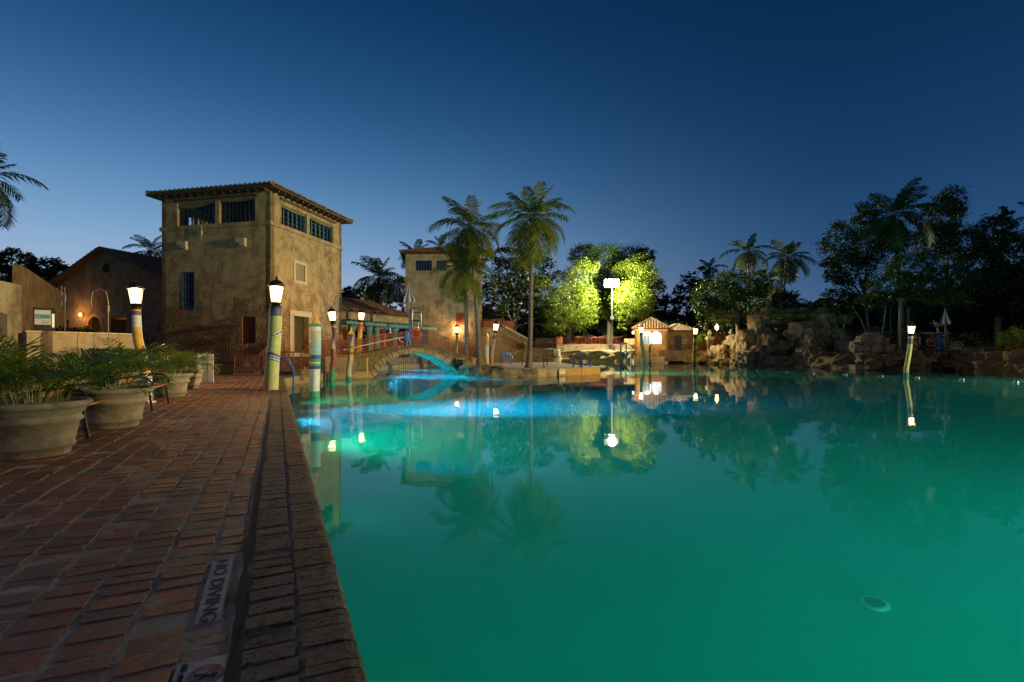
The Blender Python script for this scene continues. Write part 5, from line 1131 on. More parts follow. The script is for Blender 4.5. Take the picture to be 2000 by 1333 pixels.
# ---------------------------------------------------------------- palms and trees
def palm(label, pts, D, L=3.2, n=24, r0=.2, r1=.12, mat=M_PALM, seed=1, nl=26, lw=.065, flare=1.6, bark=M_BARK, low=.9, z0=None, group='coconut palms'):
    global rnd; keep = rnd; rnd = random.Random(seed)
    P = [at(x, y, D) for x, y in pts]
    if z0 is not None: P[0].z = z0
    t = thing('palm_tree', P[0], label, 'palm tree', group); m = 14; path = []; rad = []
    for i in range(m*2+1):
        x = i/(m*2)*(len(P)-1); k = min(int(x), len(P)-2); q = x-k
        p0, p1, p2, p3 = P[max(k-1, 0)], P[k], P[k+1], P[min(k+2, len(P)-1)]
        path.append(.5*((2*p1)+(-p0+p2)*q+(2*p0-5*p1+4*p2-p3)*q*q+(-p0+3*p1-3*p2+p3)*q**3)); f_ = i/(m*2)
        rad.append((r0+(r1-r0)*f_)*(1+(flare-1)*max(0, 1-f_*9)**1.5)*(1+.04*(i % 2)))
    b = MB(); b.tube(path, rad, 12); b.build('trunk', bark, t, smooth=True); top = path[-1]
    c = MB()
    n = int(n*.92)
    for i in range(n):
        a = 2.39996*i+rnd.random()*.4; f_ = (i+.5)/n
        rise = 1.5-f_*(1.5+low*.7)+rnd.uniform(-.22, .22); drp = rnd.uniform(1.0, 1.6)+.25*f_
        if f_ < .35: drp = rnd.uniform(.35, .8)+f_
        frond(c, top+Vector((math.cos(a)*.08, math.sin(a)*.08, .1)), (math.cos(a), math.sin(a)), L*1.16*rnd.uniform(.8, 1.12)*(.75+.3*f_ if f_ < .3 else 1), drp+.12, int(nl*1.3), .33, rise, .03, lw*.8, -.05, (.15, .5))
    c.build('crown', mat, t)
    b = MB()
    for i in range(7): a = i*.9; chunk(b, top+Vector((math.cos(a)*.18, math.sin(a)*.18, -.1+.05*(i % 3))), (.2, .2, .24), .1, 3, i)
    b.build('coconut', M_BROWN, t, smooth=True); rnd = keep; return t
palm('tall coconut palm with straight trunk standing on the island platform', [(1033, 718), (1036, 650), (1037, 560), (1041, 480), (1041, 430)], 39, 3.3, 32, .2, .125, seed=3, flare=1.9, z0=.45)
palm('coconut palm with curved trunk and full crown, left of the tallest palm', [(937, 700), (934, 650), (928, 570), (922, 500), (919, 448)], 45, 3.5, 30, .22, .12, seed=8, z0=.45)
palm('lower coconut palm whose crown hangs before the pale tower', [(913, 700), (911, 640), (909, 590), (905, 528)], 45.5, 3.0, 24, .2, .13, seed=12, z0=.45, low=.8)
palm('dark palm silhouette between the two towers', [(742, 640), (741, 590), (740, 545)], 76, 4.4, 26, .3, .22, M_PALMD, 21, 20, .1, group='palms in silhouette', z0=1)
palm('dark palm top showing just over the pale tower roof', [(818, 640), (815, 560), (813, 498)], 82, 3.6, 18, .25, .16, M_PALMD, 22, 18, .1, group='palms in silhouette', z0=1)
palm('dark palm rising behind the pale tower, close to the curved palm', [(872, 640), (868, 560), (862, 486)], 80, 3.0, 18, .25, .16, M_PALMD, 23, 18, .1, group='palms in silhouette', z0=1)
palm('dark palm peeping out behind the left side of the stone tower', [(300, 660), (296, 560), (293, 492)], 62, 3.0, 20, .22, .16, M_PALMD, 24, 18, .08, group='palms in silhouette', z0=1)
palm('palm cut by the left edge high above the cream wall', [(-40, 660), (-38, 500), (-34, 352)], 27, 2.2, 24, .2, .13, M_PALMD, 25, 28, .05, group='palms in silhouette', z0=.5)
palm('left of two palms against the sky behind the grotto trees', [(1463, 640), (1462, 560), (1460, 492)], 92, 3.9, 22, .25, .16, M_PALMD, 26, 20, .1, group='palms in silhouette', z0=1.5)
palm('right of two palms against the sky, trunk bare above the grotto', [(1527, 620), (1531, 560), (1537, 505)], 86, 4.3, 24, .22, .14, M_PALMD, 27, 20, .1, group='palms in silhouette', z0=1.5)
palm('small yellowish palm below the pair of silhouetted palms', [(1505, 640), (1506, 590), (1508, 548)], 82, 3.0, 18, .2, .14, M_PALM, 28, 18, .08, z0=1.5, group='small palms')
palm('big dark palm crown inside the right hand trees', [(1768, 690), (1757, 560), (1745, 425)], 62, 4.8, 28, .28, .18, M_PALMD, 29, 26, .09, group='palms in silhouette', z0=1.5)
palm('palm fronds just entering at the right edge above the dark trees', [(2040, 660), (2036, 520), (2032, 430)], 52, 2.6, 18, .2, .14, M_PALMD, 30, 18, .08, group='palms in silhouette', z0=1.5)
palm('tiny far palm top on the dark tree line', [(1385, 610), (1385, 560), (1385, 524)], 150, 4.0, 18, .25, .2, M_PALMD, 31, 14, .14, group='palms in silhouette', z0=1.5)
palm('tiny far palm right of the grotto sky gap', [(1548, 640), (1549, 610), (1550, 588)], 120, 3.0, 16, .25, .2, M_PALMD, 33, 14, .12, group='palms in silhouette', z0=1.5)
def leaves(mb, lobes, n, size, clump=.28, per=26, light=1.):
    """lobes: (centre, radii). leaf sized faces gathered in clumps near the surface of every lobe"""
    tot = sum((l[1][0]*l[1][1]*l[1][2])**(2/3) for l in lobes)
    for c, rr in lobes:
        k = int(n*(rr[0]*rr[1]*rr[2])**(2/3)/tot/per)+1
        for _ in range(k):
            v = Vector((rnd.gauss(0, 1), rnd.gauss(0, 1), rnd.gauss(0, 1))).normalized(); q = rnd.uniform(.5, 1.08)**.6
            cc = Vector((c[0]+v.x*rr[0]*q, c[1]+v.y*rr[1]*q, c[2]+v.z*rr[2]*q)); cr = clump*rnd.uniform(.5, 1.4)*(rr[0]+rr[2])*.5; tone = rnd.random()
            for _ in range(per):
                p = cc+Vector((rnd.gauss(0, .5), rnd.gauss(0, .5), rnd.gauss(0, .36)))*cr; s = size*rnd.uniform(.55, 1.25)
                a = Vector((rnd.gauss(0, 1), rnd.gauss(0, 1), rnd.gauss(0, .6))).normalized(); b_ = a.cross(Vector((rnd.gauss(0, 1), rnd.gauss(0, 1), rnd.gauss(0, 1)))).normalized()
                mb.col = (min(1, max(0, tone*.6+rnd.random()*.4)), 0, 0)
                mb.add([p-a*s, p+b_*s*.42-a*.15*s, p+a*s, p-b_*s*.42-a*.15*s], [(0, 1, 2, 3)])
def limbs(mb, base, lobes, r, fork=None):
    base = Vector(base); fork = Vector(fork) if fork is not None else base+Vector((0, 0, 2))
    mid = base.lerp(fork, .5)+Vector((rnd.uniform(-.15, .15), 0, 0)); mb.tube([base-Vector((0, 0, .3)), base+Vector((0, 0, .3)), mid, fork], [r*1.5, r*1.05, r*.9, r*.8], 10)
    for c, rr in lobes:
        e = Vector(c)+Vector((0, 0, rr[2]*.3)); m_ = fork.lerp(e, .5)+Vector((rnd.uniform(-.5, .5), rnd.uniform(-.5, .5), rnd.uniform(0, .6)))
        mb.tube([fork-Vector((0, 0, .1)), fork.lerp(m_, .5)+Vector((0, 0, .1)), m_, e], [r*.6, r*.45, r*.3, r*.08], 7)
        for _ in range(4):
            v = Vector((rnd.gauss(0, 1), rnd.gauss(0, 1), rnd.gauss(0, .7))).normalized(); mb.tube([m_, m_.lerp(e, .5)+v*rr[0]*.4, Vector(c)+Vector((v.x*rr[0], v.y*rr[1], v.z*rr[2]))*.9], [r*.2, r*.12, r*.03], 5)
def tree(label, lobes, n, size, base, fork=None, r=.3, mat=M_LEAF, bark=M_BARK, clump=.28, seed=5, group='broad leaved trees'):
    """lobes: (px, py, radius px, depth offset, D)"""
    global rnd; keep = rnd; rnd = random.Random(seed); LB = []
    for px, py, rx, ry, D in lobes: LB.append((at(px, py, D), (rx*D/F, max(rx, ry)*.9*D/F, ry*D/F)))
    b = at(*base[:3]); b.z = base[3] if len(base) > 3 else 1.6
    t = thing('tree', b, label, 'tree', group); c = MB(); leaves(c, LB, n, size, clump); c.build('crown', mat, t)
    w = MB(); limbs(w, b, LB, r, at(*fork) if fork else None); w.build('trunk', bark, t, smooth=True); rnd = keep
# lit trees round the floodlight
tree('big lime lit tree left of the floodlight, drooping leafy mass', [(1135, 545, 30, 38, 101), (1110, 590, 40, 40, 99.5), (1145, 590, 22, 30, 101), (1085, 620, 28, 32, 99), (1130, 625, 25, 22, 101), (1060, 580, 22, 40, 101), (1165, 520, 9, 8, 101), (1095, 540, 14, 12, 101), (1158, 622, 10, 12, 100), (1150, 572, 14, 12, 99)], 42000, .175, (1112, 690, 103, 2), (1112, 640, 103), .5, M_LIME, seed=51)
tree('brightest lime green tree right of the floodlight', [(1235, 580, 40, 34, 99.5), (1255, 545, 30, 34, 102), (1222, 615, 18, 16, 99), (1262, 600, 18, 28, 102), (1235, 530, 35, 22, 103), (1210, 560, 12, 10, 99), (1290, 560, 9, 14, 102), (1215, 640, 9, 7, 99), (1275, 628, 12, 10, 101), (1250, 505, 16, 9, 103)], 42000, .175, (1262, 690, 104, 2), (1255, 630, 104), .5, M_LIME, seed=52)
tree('tall dark topped tree behind the floodlight', [(1180, 510, 45, 30, 112), (1140, 500, 30, 22, 120), (1230, 505, 40, 22, 122), (1200, 545, 36, 30, 110), (1170, 580, 26, 40, 110), (1196, 600, 30, 26, 109), (1262, 500, 18, 18, 124)], 30000, .22, (1190, 690, 110, 2), (1190, 610, 110), .55, M_LEAF, seed=53)
tree('small rounded tree below the floodlight with a short stem', [(1180, 628, 26, 20, 115), (1165, 612, 14, 14, 114), (1198, 640, 14, 12, 115)], 4500, .3, (1187, 682, 115, 2), (1186, 655, 115), .35, seed=54)
tree('dark leafy tree filling the gap left of the tallest palm trunk', [(1000, 540, 42, 40, 98), (965, 580, 30, 45, 96), (1015, 600, 35, 45, 100), (985, 500, 30, 15, 100), (1040, 530, 40, 38, 104), (1055, 640, 25, 22, 100)], 13000, .32, (1005, 690, 98, 2), (1005, 640, 98), .5, M_LEAFD, seed=55)
tree('dark trees behind the arcade building roof', [(700, 580, 30, 14, 88), (750, 575, 35, 18, 88), (790, 570, 25, 30, 90), (680, 575, 14, 16, 90)], 6000, .3, (740, 660, 90, 1), (740, 610, 90), .4, M_LEAFD, seed=56)
tree('spreading dark tree in silhouette at far left against the pink sky', [(25, 510, 35, 22, 52), (95, 525, 30, 20, 52), (60, 540, 45, 18, 54), (10, 545, 25, 20, 50), (118, 530, 16, 12, 52)], 9000, .17, (50, 640, 52, .5), (55, 570, 52), .35, M_LEAFD, seed=57, clump=.3)
tree('leafy tree with several pale stems left of the grotto', [(1400, 575, 45, 30, 76), (1440, 560, 45, 32, 78), (1385, 605, 30, 22, 75), (1425, 615, 35, 22, 76), (1470, 590, 35, 35, 79), (1480, 545, 25, 20, 80), (1375, 630, 14, 10, 74)], 14000, .22, (1446, 665, 76, 2), (1440, 625, 76), .3, M_LEAFM, M_BARKP, seed=58)
tree('slender second stem tree beside the grotto left shoulder', [(1500, 585, 35, 28, 84), (1530, 590, 30, 22, 84), (1480, 620, 22, 16, 82)], 6000, .22, (1466, 670, 79, 2), (1466, 620, 80), .25, M_LEAFD, M_BARKP, seed=59)
tree('loose dark tree with sparse sky gaps at its left side', [(1640, 480, 28, 45, 62), (1665, 530, 40, 35, 62), (1630, 540, 22, 14, 62), (1700, 480, 35, 45, 63), (1640, 590, 35, 25, 62), (1690, 420, 25, 22, 63), (1620, 520, 18, 8, 61)], 17000, .17, (1700, 670, 63, 1.5), (1690, 590, 63), .22, M_LEAFD, seed=60, clump=.33)
tree('tall airy tree with upright sprigs right of the big palm crown', [(1840, 420, 28, 40, 64), (1860, 395, 18, 30, 64), (1880, 480, 40, 38, 62), (1820, 470, 40, 35, 64), (1910, 520, 35, 35, 60)], 17000, .17, (1850, 690, 62, 1.5), (1850, 560, 62), .28, M_LEAFD, seed=61, clump=.33)
tree('pale barked tree leaning over the right bank, leaves caught by light', [(1745, 560, 45, 28, 52), (1800, 560, 45, 25, 51), (1860, 545, 40, 25, 51), (1780, 520, 45, 28, 53), (1840, 580, 35, 16, 50), (1710, 585, 30, 16, 52)], 16000, .14, (1757, 688, 51.5, 1.5), (1759, 588, 51.5), .16, M_LEAFM, M_BARKP, seed=62)
tree('dark tree mass at the right edge', [(1940, 460, 30, 40, 56), (1975, 500, 35, 50, 55), (1950, 560, 50, 45, 56), (1900, 590, 40, 40, 58), (2000, 570, 40, 60, 55), (1960, 420, 12, 16, 56)], 22000, .19, (1950, 690, 57, 1.5), (1950, 600, 57), .35, M_LEAFD, seed=63, clump=.3)
tree('dark understorey tree behind the right bank', [(1660, 620, 40, 25, 68), (1720, 610, 40, 30, 68), (1800, 620, 50, 30, 66), (1860, 630, 40, 30, 64), (1940, 630, 50, 32, 60)], 15000, .22, (1800, 690, 66, 1.5), (1800, 640, 66), .3, M_LEAFD, seed=64)
# far dark wood
w = MB(); LB = []; rnd = random.Random(70)
for i in range(30):
    x = 600+i*34+rnd.uniform(-10, 10); top_ = 600 if x < 960 else (530+rnd.uniform(-6, 10) if 1290 < x < 1450 else 560+rnd.uniform(-10, 15) if x < 1290 else 590+rnd.uniform(-12, 8)); D = rnd.uniform(140, 165)
    hgt = (690-top_)/2; LB.append((at(x, 690-hgt, D), (36*D/F, 30*D/F, hgt*D/F)))
leaves(w, LB, 26000, .75, .2); w.build('far_wood', M_LEAFD, kind='stuff', label='far dark wood closing the view behind the trees')
# a dark hedge right behind the gaps so the night wood reads solid
hb = MB(); rnd = random.Random(71)
rock_wall(hb, [(-30, 150), (0, 168), (60, 168), (75, 150), (88, 100), (84, 70), (70, 58), (60, 50), (60, 30)], 1, 15, 1.2, .15, 3, 8, 5, topvar=2.5)
hb.build('hedge_mass', M_LEAFD, kind='stuff', label='dark dense undergrowth behind the tree line', smooth=False)
hb = MB(); LBs = [(Vector(p), (4, 2.5, 3)) for p in ((48, 62, 4), (56, 60, 4.5), (62, 56, 4.5), (40, 72, 4), (30, 97, 4.5), (36, 90, 4.5), (42, 82, 4.5), (64, 48, 4), (64, 42, 4), (24, 112, 4.5), (14, 116, 4.5), (6, 110, 4), (30, 118, 4))]
leaves(hb, LBs, 16000, .26, .25); hb.build('shrubbery', M_LEAFD, kind='stuff', label='dark shrubs massed under the trees')
def bush(label, px, py, rx, ry, D, n, size, mat=M_LEAF, seed=3, z=1.6):
    global rnd; keep = rnd; rnd = random.Random(seed); c = at(px, py, D); k = D/F
    LB = [(c, (rx*k, rx*k*.8, ry*k)), (c+Vector((rx*k*.5, 0, -ry*k*.3)), (rx*k*.6, rx*k*.6, ry*k*.7)), (c+Vector((-rx*k*.45, 0, -ry*k*.35)), (rx*k*.6, rx*k*.6, ry*k*.6))]
    t = thing('bush', (c.x, c.y, z), label, 'bush', 'shrubs by the pool'); m_ = MB(); leaves(m_, LB, n, size, .3); m_.build('foliage', mat, t)
    s = MB()
    for i in range(6): a = i*1.05; s.tube([(c.x+.1*math.cos(a), c.y, z-.1), (c.x+rx*k*.5*math.cos(a), c.y+rx*k*.4*math.sin(a), c.z+ry*k*.4)], [.03, .01], 5)
    s.build('stem', M_BARK, t); rnd = keep
bush('fresh green bush on the right bank at the right edge', 1978, 662, 24, 22, 43, 2600, .1, M_ARECA, 3)
bush('yellow lit bush between the booth annex and the left gate pier', 1369, 669, 11, 16, 82, 1500, .2, M_ARECA, 4, 2)
bush('low planting under the sloping stair parapet', 1005, 674, 20, 8, 62, 1600, .16, M_ARECA, 5, 1.8)
bush('small shrub growing on the bridge abutment above the water', 895, 712, 9, 8, 35.6, 900, .07, M_LEAFD, 6, .4)
bush('low plants at the foot of the gabled house behind the cream wall', 135, 650, 50, 7, 28, 2200, .12, M_LEAFD, 7, .5)
for i, (x0_, y0_, x1_, y1_, D) in enumerate([(1716, 690, 1731, 590, 56), (1735, 688, 1740, 600, 58), (1695, 655, 1665, 598, 57), (1772, 690, 1774, 600, 60)]):
    t = thing('sapling', at(x0_, y0_, D), ['thin pale sapling left of the white barked tree', 'very thin dark sapling beside the white barked tree', 'thin stem leaning left over the rubble pile', 'straight dark trunk just right of the white barked tree'][i], 'tree')
    r = [.09, .05, .06, .28][i]; m_ = MB(); m_.tube([at(x0_, y0_+4, D), at((x0_+x1_)/2+2, (y0_+y1_)/2, D), at(x1_, y1_, D)], [r, r*.8, r*.6], 7); m_.build('trunk', M_BARKP if i in (0, 2) else M_BARK, t); m_ = MB(); leaves(m_, [(at(x1_, y1_, D), (1.0, .8, .8))], 200, .12); m_.build('crown', M_LEAFD, t)
t = thing('flag_pole', at(1648, 690, 66), 'thin metal pole standing on top of the grotto rocks', 'pole'); c = MB(); c.tube([at(1647, 660, 65), at(1651, 492, 65)], [.06, .04], 6); c.build('pole', M_STEEL, t)
# ---------------------------------------------------------------- pool furniture
def rail_tube(label, pts, r=.022, mat=M_BLUE, name='pool_handrail', cat='handrail'):
    t = thing(name, pts[0], label, cat); c = MB(); c.tube(pts, r, 8); c.build('rail', mat, t, smooth=True)
    for p in (pts[0],): c = MB(); c.lathe(p, [(.06, 0), (.05, .03)], 10); c.build('flange', mat, t)
    return t
rail_tube('blue hand rail curving over the near coping into the water', [at(541, 752, 17.9), at(541, 712, 17.9), at(546, 703, 17.8), at(555, 698.5, 17.6), at(562, 701, 17.4), at(570, 716, 17.2), at(573.5, 724, 17.1), at(573.5, 745, 17), at(571, 800, 17)], .035)
for x0_, lab in ((1120, 'left blue ladder rail at the platform corner'), (1135.5, 'right blue ladder rail at the platform corner')):
    rail_tube(lab, [at(x0_, 719, 40), at(x0_, 697, 40), at(x0_+5, 693, 39.8), at(x0_+9, 691, 39.4), at(x0_+13, 697, 39), at(x0_+17, 708, 38.7), at(x0_+17, 735, 38.6)], .05)
for x0_, lab in ((978, 'left blue grab rail at the back of the platform'), (982, 'right blue grab rail at the back of the platform')):
    rail_tube(lab, [at(x0_+2, 708, 53), at(x0_+2, 694, 53), at(x0_+7, 688.5, 53), at(x0_+13, 689, 52), at(x0_+18, 700, 51), at(x0_+18, 712, 50)], .06, paint('bright_blue_paint', (.03, .2, .75), .35))
t = thing('dive_ladder', at(1217, 712, 88), 'small blue metal stand rising from the water left of the booth', 'ladder')
for x_ in (1212.5, 1223): c = MB(); c.tube([at(x_, 716, 88), at(x_, 672, 88)], .1, 6); c.build('leg', M_BLUE, t)
c = MB(); c.box(at(1218, 671.5, 88), (1.2, .6, .28)); c.build('platform', M_BLUE, t)
for i, y in enumerate((678, 688, 698)): c = MB(); c.bar(at(1212.5, y, 88), at(1223, y, 88), .07); c.build('rung', M_BLUE, t)
sp_ = [(978, 713, 45), (1020, 710, 50), (1062, 718, 39.5), (1069, 712.5, 47), (1134, 716, 41.5)]
for i, (x, y, D) in enumerate(sp_):
    lab = ['leftmost black rope post on the island, by the blue grab rails', 'black rope post left of the palm trunk', 'black rope post in front, right of the palm trunk', 'black rope post behind, right of the palm trunk', 'black rope post beside the blue ladder rails'][i]
    p = at(x, y, D); p.z = .5; h = at(x, [684, 686, 682, 686, 691][i], D).z-.5; h = .95 if i < 4 else .95
    t = thing('rope_post', p, lab, 'barrier post', 'black rope posts on the island'); c = MB(); c.tube([p, p+Vector((0, 0, h))], .03, 8); c.lathe(p+Vector((0, 0, h)), [(.03, 0), (.055, .03), (.05, .08), (.01, .1)], 8); c.build('pole', M_DARK, t); c = MB(); c.lathe(p, [(.19, 0), (.17, .03), (.05, .06)], 14); c.build('base', M_DARK, t)
pp = [Vector((*at(x, y, D).xy, 1.38)) for x, y, D in sp_]; c = MB()
for a, b_ in ((pp[0], pp[1]), (pp[1], pp[3]), (pp[3], pp[4])): c.tube([a.lerp(b_, k/10)-Vector((0, 0, .12*4*(k/10)*(1-k/10))) for k in range(11)], .018, 5)
c.build('barrier_rope', M_DARK, label='black rope slung between the posts on the island', cat='rope')
fpx = [(1123, 711), (1150, 711.6), (1177, 712), (1207, 712.6), (1238, 715), (1269.5, 716), (1305, 718), (1341, 719.3), (1385, 721), (1427, 723), (1480, 725), (1537, 728), (1587, 730.5), (1651, 733), (1720.5, 736), (1791, 739), (1878, 743), (1983, 748), (2090, 753)]
FLB = ['blue and white float on the line '+q for q in ('just right of the ladder rails', 'second right of the ladder rails', 'left of the mast reflection', 'near the blue dive stand', 'at the left foot of the booth', 'touching the short banded post', 'below the booth annex corner',
    'just left of the ochre ringed post', 'right of the ochre ringed post', 'below the left gate pier', 'below the left shoulder of the grotto', 'before the left grotto base', 'before the middle grotto pillar', 'right of the middle grotto pillar', 'below the rubble pile', 'just right of the bright yellow lamp post', 'below the depth mark stone')]
fl_ = [gd(x, y, 0.01) for x, y in fpx]; c = MB(); c.tube([p+Vector((0, 0, .005)) for p in fl_], .01, 5); c.build('float_line', M_TEALWOOD, label='thin white swimming line floating across the pool', cat='rope')
for i, p in enumerate(fl_[:-1]):
    nx_ = fl_[i+1]; d = (nx_-p).normalized(); q = d.to_track_quat('Z', 'Y').to_matrix(); s = 1.0 if p.y > 60 else .8
    t = thing('line_float', p, 'blue and white float nearest the right edge on the swimming line' if i == 17 else FLB[i], 'float', 'floats on the swimming line')
    c = MB(); c.lathe(p-d*.16*s, [(.02, 0), (.1*s, .03), (.11*s, .15*s), (.04, .17*s)], 10, q); c.build('white_half', M_WHITE, t); c = MB(); c.lathe(p+d*.02*s, [(.04, 0), (.12*s, .02), (.11*s, .15*s), (.02, .18*s)], 10, q); c.build('blue_half', M_BLUE, t)
def umbrella(t, p, h, r, tilt=0):
    """closed patio umbrella with blue and white panels"""
    n = 16
    for k, mat in ((0, M_CANVASW), (1, M_CANVASB)):
        c = MB()
        for j in range(8):
            if j % 2 != k: continue
            a0, a1 = math.pi/4*j, math.pi/4*(j+1); am = (a0+a1)/2
            rows = [(0, h), (.25, h*.75), (.6, h*.4), (1, h*.1), (.92, 0)]; vs = []
            for q, z in rows:
                for a, kk in ((a0, .62), (am, 1), (a1, .62)): vs.append(p+Vector((r*q*kk*math.cos(a), r*q*kk*math.sin(a), z)))
            c.add(vs, [(i*3+jj, i*3+jj+1, i*3+jj+4, i*3+jj+3) for i in range(4) for jj in range(2)])
        c.build('canopy', mat, t)
    c = MB(); c.tube([p-Vector((0, 0, 1.2)), p+Vector((0, 0, h+.1))], .03, 8); c.build('pole', M_STEEL, t)
def torus(mb, c, R_, r, nrm, n=24, m=10):
    q = Vector(nrm).to_track_quat('Z', 'Y').to_matrix(); vs = []
    for i in range(n):
        a = 2*math.pi*i/n
        for j in range(m): b_ = 2*math.pi*j/m; vs.append(Vector(c)+q@Vector(((R_+r*math.cos(b_))*math.cos(a), (R_+r*math.cos(b_))*math.sin(a), r*math.sin(b_))))
    mb.add(vs, [(i*m+j, ((i+1) % n)*m+j, ((i+1) % n)*m+(j+1) % m, i*m+(j+1) % m) for i in range(n) for j in range(m)])
def buoy(label, c, R_, mat, rope=M_CANVASW):
    c = Vector(c); t = thing('life_ring', c, label, 'life ring'); m_ = MB(); torus(m_, c, R_, R_*.27, (0, 1, .1)); m_.build('ring', mat, t, smooth=True)
    m_ = MB(); torus(m_, c, R_*1.3, .012, (0, 1, .1), 24, 4); m_.tube([c+Vector((-R_*.8, 0, R_*.8)), c+Vector((0, 0, R_*2.1)), c+Vector((R_*.8, 0, R_*.8))], .014, 4); m_.build('rope', rope, t)
    for a in (.8, 2.4, 3.9, 5.5): m_ = MB(); torus(m_, c+Vector((R_*math.cos(a), 0, R_*math.sin(a))), R_*.29, .012, (-math.sin(a), 0, math.cos(a)), 12, 4); m_.build('band', rope, t)
# right lifeguard chair
D = 49.; X = lambda px, py, dd=0: at(px, py, D+dd)
t = thing('lifeguard_chair', X(1845, 688), 'wooden lifeguard stand with ladder on the right bank', 'lifeguard chair')
for dd in (0,):
    for nm_, a, b_ in (('rail', (1834, 652), (1844, 687)), ('rail', (1846, 636), (1856, 686))): c = MB(); c.bar(X(*a), X(*b_), .08); c.build(nm_, M_WOOD, t)
for i in range(5): q = i/5+.12; c = MB(); c.bar(X(1834+10*q, 652+35*q), X(1846.5+8.5*q, 652+34*q), .07); c.build('rung', M_TRIM, t)
for dd in (1.1,):
    for a, b_ in (((1834, 652), (1826, 690)), ((1846, 640), (1846, 690))): c = MB(); c.bar(X(*a, dd), X(*b_, dd), .08); c.build('rear_leg', M_WOOD, t)
c = MB(); c.box(X(1827, 651, .5), (1.9, 1.2, .07)); c.build('platform', M_TRIM, t); c = MB(); c.box(X(1834.5, 637, .5), (.62, .6, .07)); c.box(X(1834.5, 633.5, .8), (.62, .06, .3)); c.build('seat', M_WOOD, t)
c = MB(); c.bar(X(1823, 626, .5), X(1827.5, 634, .5), .07); c.bar(X(1816, 631, .5), X(1826, 634, .5), .04); c.build('armrest', M_TRIM, t)
c = MB(); c.bar(X(1831, 650, .5), X(1830.5, 640, .5), .08); c.bar(X(1835, 650, .5), X(1831, 641, .5), .06); c.build('support', M_TRIM, t)
t = thing('umbrella', X(1845.5, 640, .5), 'closed blue and white umbrella on the wooden lifeguard stand, right bank', 'umbrella'); umbrella(t, X(1845.5, 634, .5), 1.45, .5)
t = thing('rescue_tube', X(1842, 686, -.2), 'bright blue rolled rescue mat leaning on the lifeguard ladder', 'mat'); c = MB(); c.tube([X(1831, 651, -.2), X(1842, 686, -.2)], .13, 12); c.build('roll', M_BLUE, t, smooth=True)
buoy('bright orange life ring hanging under the wooden stand, right bank', X(1819.5, 669.5, .3), .36, M_ORANGE)
# bridge lifeguard chair
D = 36.8; zb_ = 2.1
t = thing('lifeguard_chair', X(812, 676), 'tall blue and silver lifeguard chair standing on the bridge crown', 'lifeguard chair')
for x_, y_ in ((805.5, 598), (822.5, 606)):
    c = MB(); c.tube([X(x_, 678), X(x_, y_+10), X(x_-1, y_+4), X(x_-3, y_+2)], .035, 8); c.build('front_leg', M_STEEL, t, smooth=True)
for x_, y_ in ((801, 620), (817, 609)):
    c = MB(); c.tube([X(x_, 678, 1), X(x_, y_, 1)], .035, 8); c.build('rear_leg', M_STEEL, t, smooth=True)
for y_ in (611, 627, 655): c = MB(); c.bar(X(805.5, y_), X(822.5, y_), .05); c.build('rung', M_DARK, t)
c = MB(); c.tube([X(801, 604), X(806, 602), X(814, 602), X(820, 605), X(822.5, 610)], .05, 8); c.build('armrest', M_BLUE, t); c = MB(); c.box(X(812, 627, .5), (.7, .9, .06)); c.build('seat', M_DARK, t)
c = MB(); c.box(X(802.5, 620, .3), (.2, .5, 1.0)); c.build('backrest', M_BLUE, t)
c = MB(); c.box(X(803, 647, -.3), (.16, .05, 1.3)); c.build('side_board', M_BLUE, t)
t = thing('umbrella', X(799, 610, .3), 'closed blue and white umbrella over the bridge lifeguard chair', 'umbrella'); umbrella(t, X(799, 591, .3), 1.4, .42)
t = thing('umbrella', at(777, 640, 62), 'dim closed white umbrella in the dark between the towers', 'umbrella'); umbrella(t, at(777, 577, 62), 1.8, .5)
buoy('deep red life ring hung on the bridge lifeguard chair', X(812.5, 654, -.15), .3, M_RED)
c = MB(); c.box(X(812.5, 646, .1), (.45, .3, .35)); c.build('rescue_bag', M_RED, label='red rescue bag tied above the red life ring on the chair', cat='bag')
t = thing('paddle_board', FBR.at(FBR.hit(795, 660)[0], 2.4, .12), 'oval blue rescue board hooked on the bridge railing', 'rescue board'); u, z = FBR.hit(795, 658, .12); c = MB()
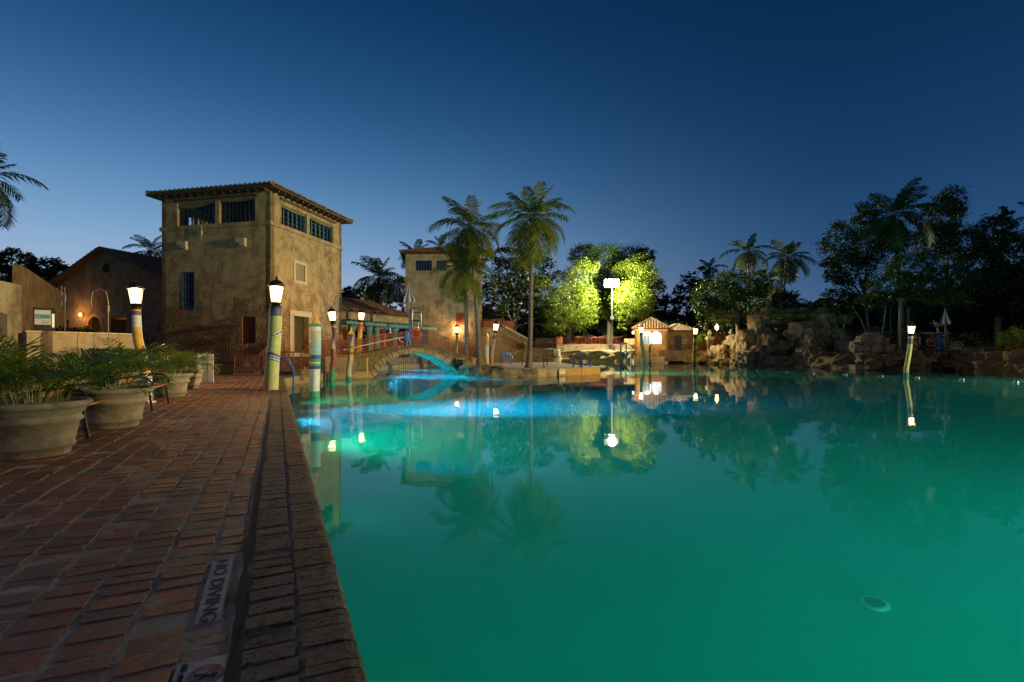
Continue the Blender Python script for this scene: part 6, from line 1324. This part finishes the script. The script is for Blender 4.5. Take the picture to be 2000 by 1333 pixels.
c.lathe(FBR.at(u, z, .12), [(.12, -.03), (.21, 0), (.12, .03)], 20, Matrix(((FBR.u.x, 0, FBR.n.x), (FBR.u.y, 0, FBR.n.y), (0, 1.7, 0)))); c.build('board', M_BLUE, t)
c = MB(); c.bar(FBR.at(u, z-.62, .12), FBR.at(u, z-.3, .12), .03); c.build('handle', M_STEEL, t)
rail_tube('long white rescue pole slung along the bridge railing', [FBR.at(FBR.hit(x, y, .1)[0], FBR.hit(x, y, .1)[1], .1) for x, y in ((672, 684), (715, 674), (757, 665), (791, 658))], .022, M_WHITE, 'rescue_pole', 'pole')
t = thing('grotto_ladder', at(1690, 692, 49.5), 'small blue steps climbing out of the water by the rubble pile', 'ladder')
for x_ in (1679, 1690): c = MB(); c.tube([at(x_, 698, 49.5), at(x_+1, 676, 49.5), at(x_+6, 668, 50.2), at(x_+9, 676, 50.6)], .035, 6); c.build('rail', M_BLUE, t)
for y_ in (684, 690): c = MB(); c.box(at(1686, y_, 49.6), (.7, .25, .05)); c.build('rung', M_BLUE, t)
p = gd(1708, 1180, 0); r_ = p.xy.length; sh_ = 2.0*math.tan(math.asin(math.sin(math.atan2(r_, 1.6))/1.33)); p = Vector((p.x*(1+sh_/r_), p.y*(1+sh_/r_), -1.985))
t = thing('pool_drain', p, 'single pale oval drain cover glimpsed through the green water', 'drain'); c = MB(); c.lathe(p, [(.12, -.01), (.12, .01), (.1, .02)], 28); c.build('cover', M_WHITE, t); c = MB(); c.lathe(p, [(.085, .021), (.085, .026)], 24); c.build('grate', M_TEALWOOD, t)
# mast out of frame over the right bank that lights the towers and palms
t = thing('floodlight_mast', (54, 9, .4), 'warm floodlight mast on the right bank, out of frame', 'floodlight')
c = MB(); c.tube([(54, 9, .4), (54, 9, 10.5)], [.14, .09], 8); c.build('mast', M_STEEL, t); c = MB(); c.box((54.3, 9, 10.6), (.6, .6, .6)); c.build('housing', M_STEEL, t)
lamp('floodlight_beam', 'SPOT', (53.4, 9.2, 10.5), FLOOD2, (1, .74, .33), .3, target=(-14, 37, 6), parent=t, spot_size=R(62), spot_blend=.7)
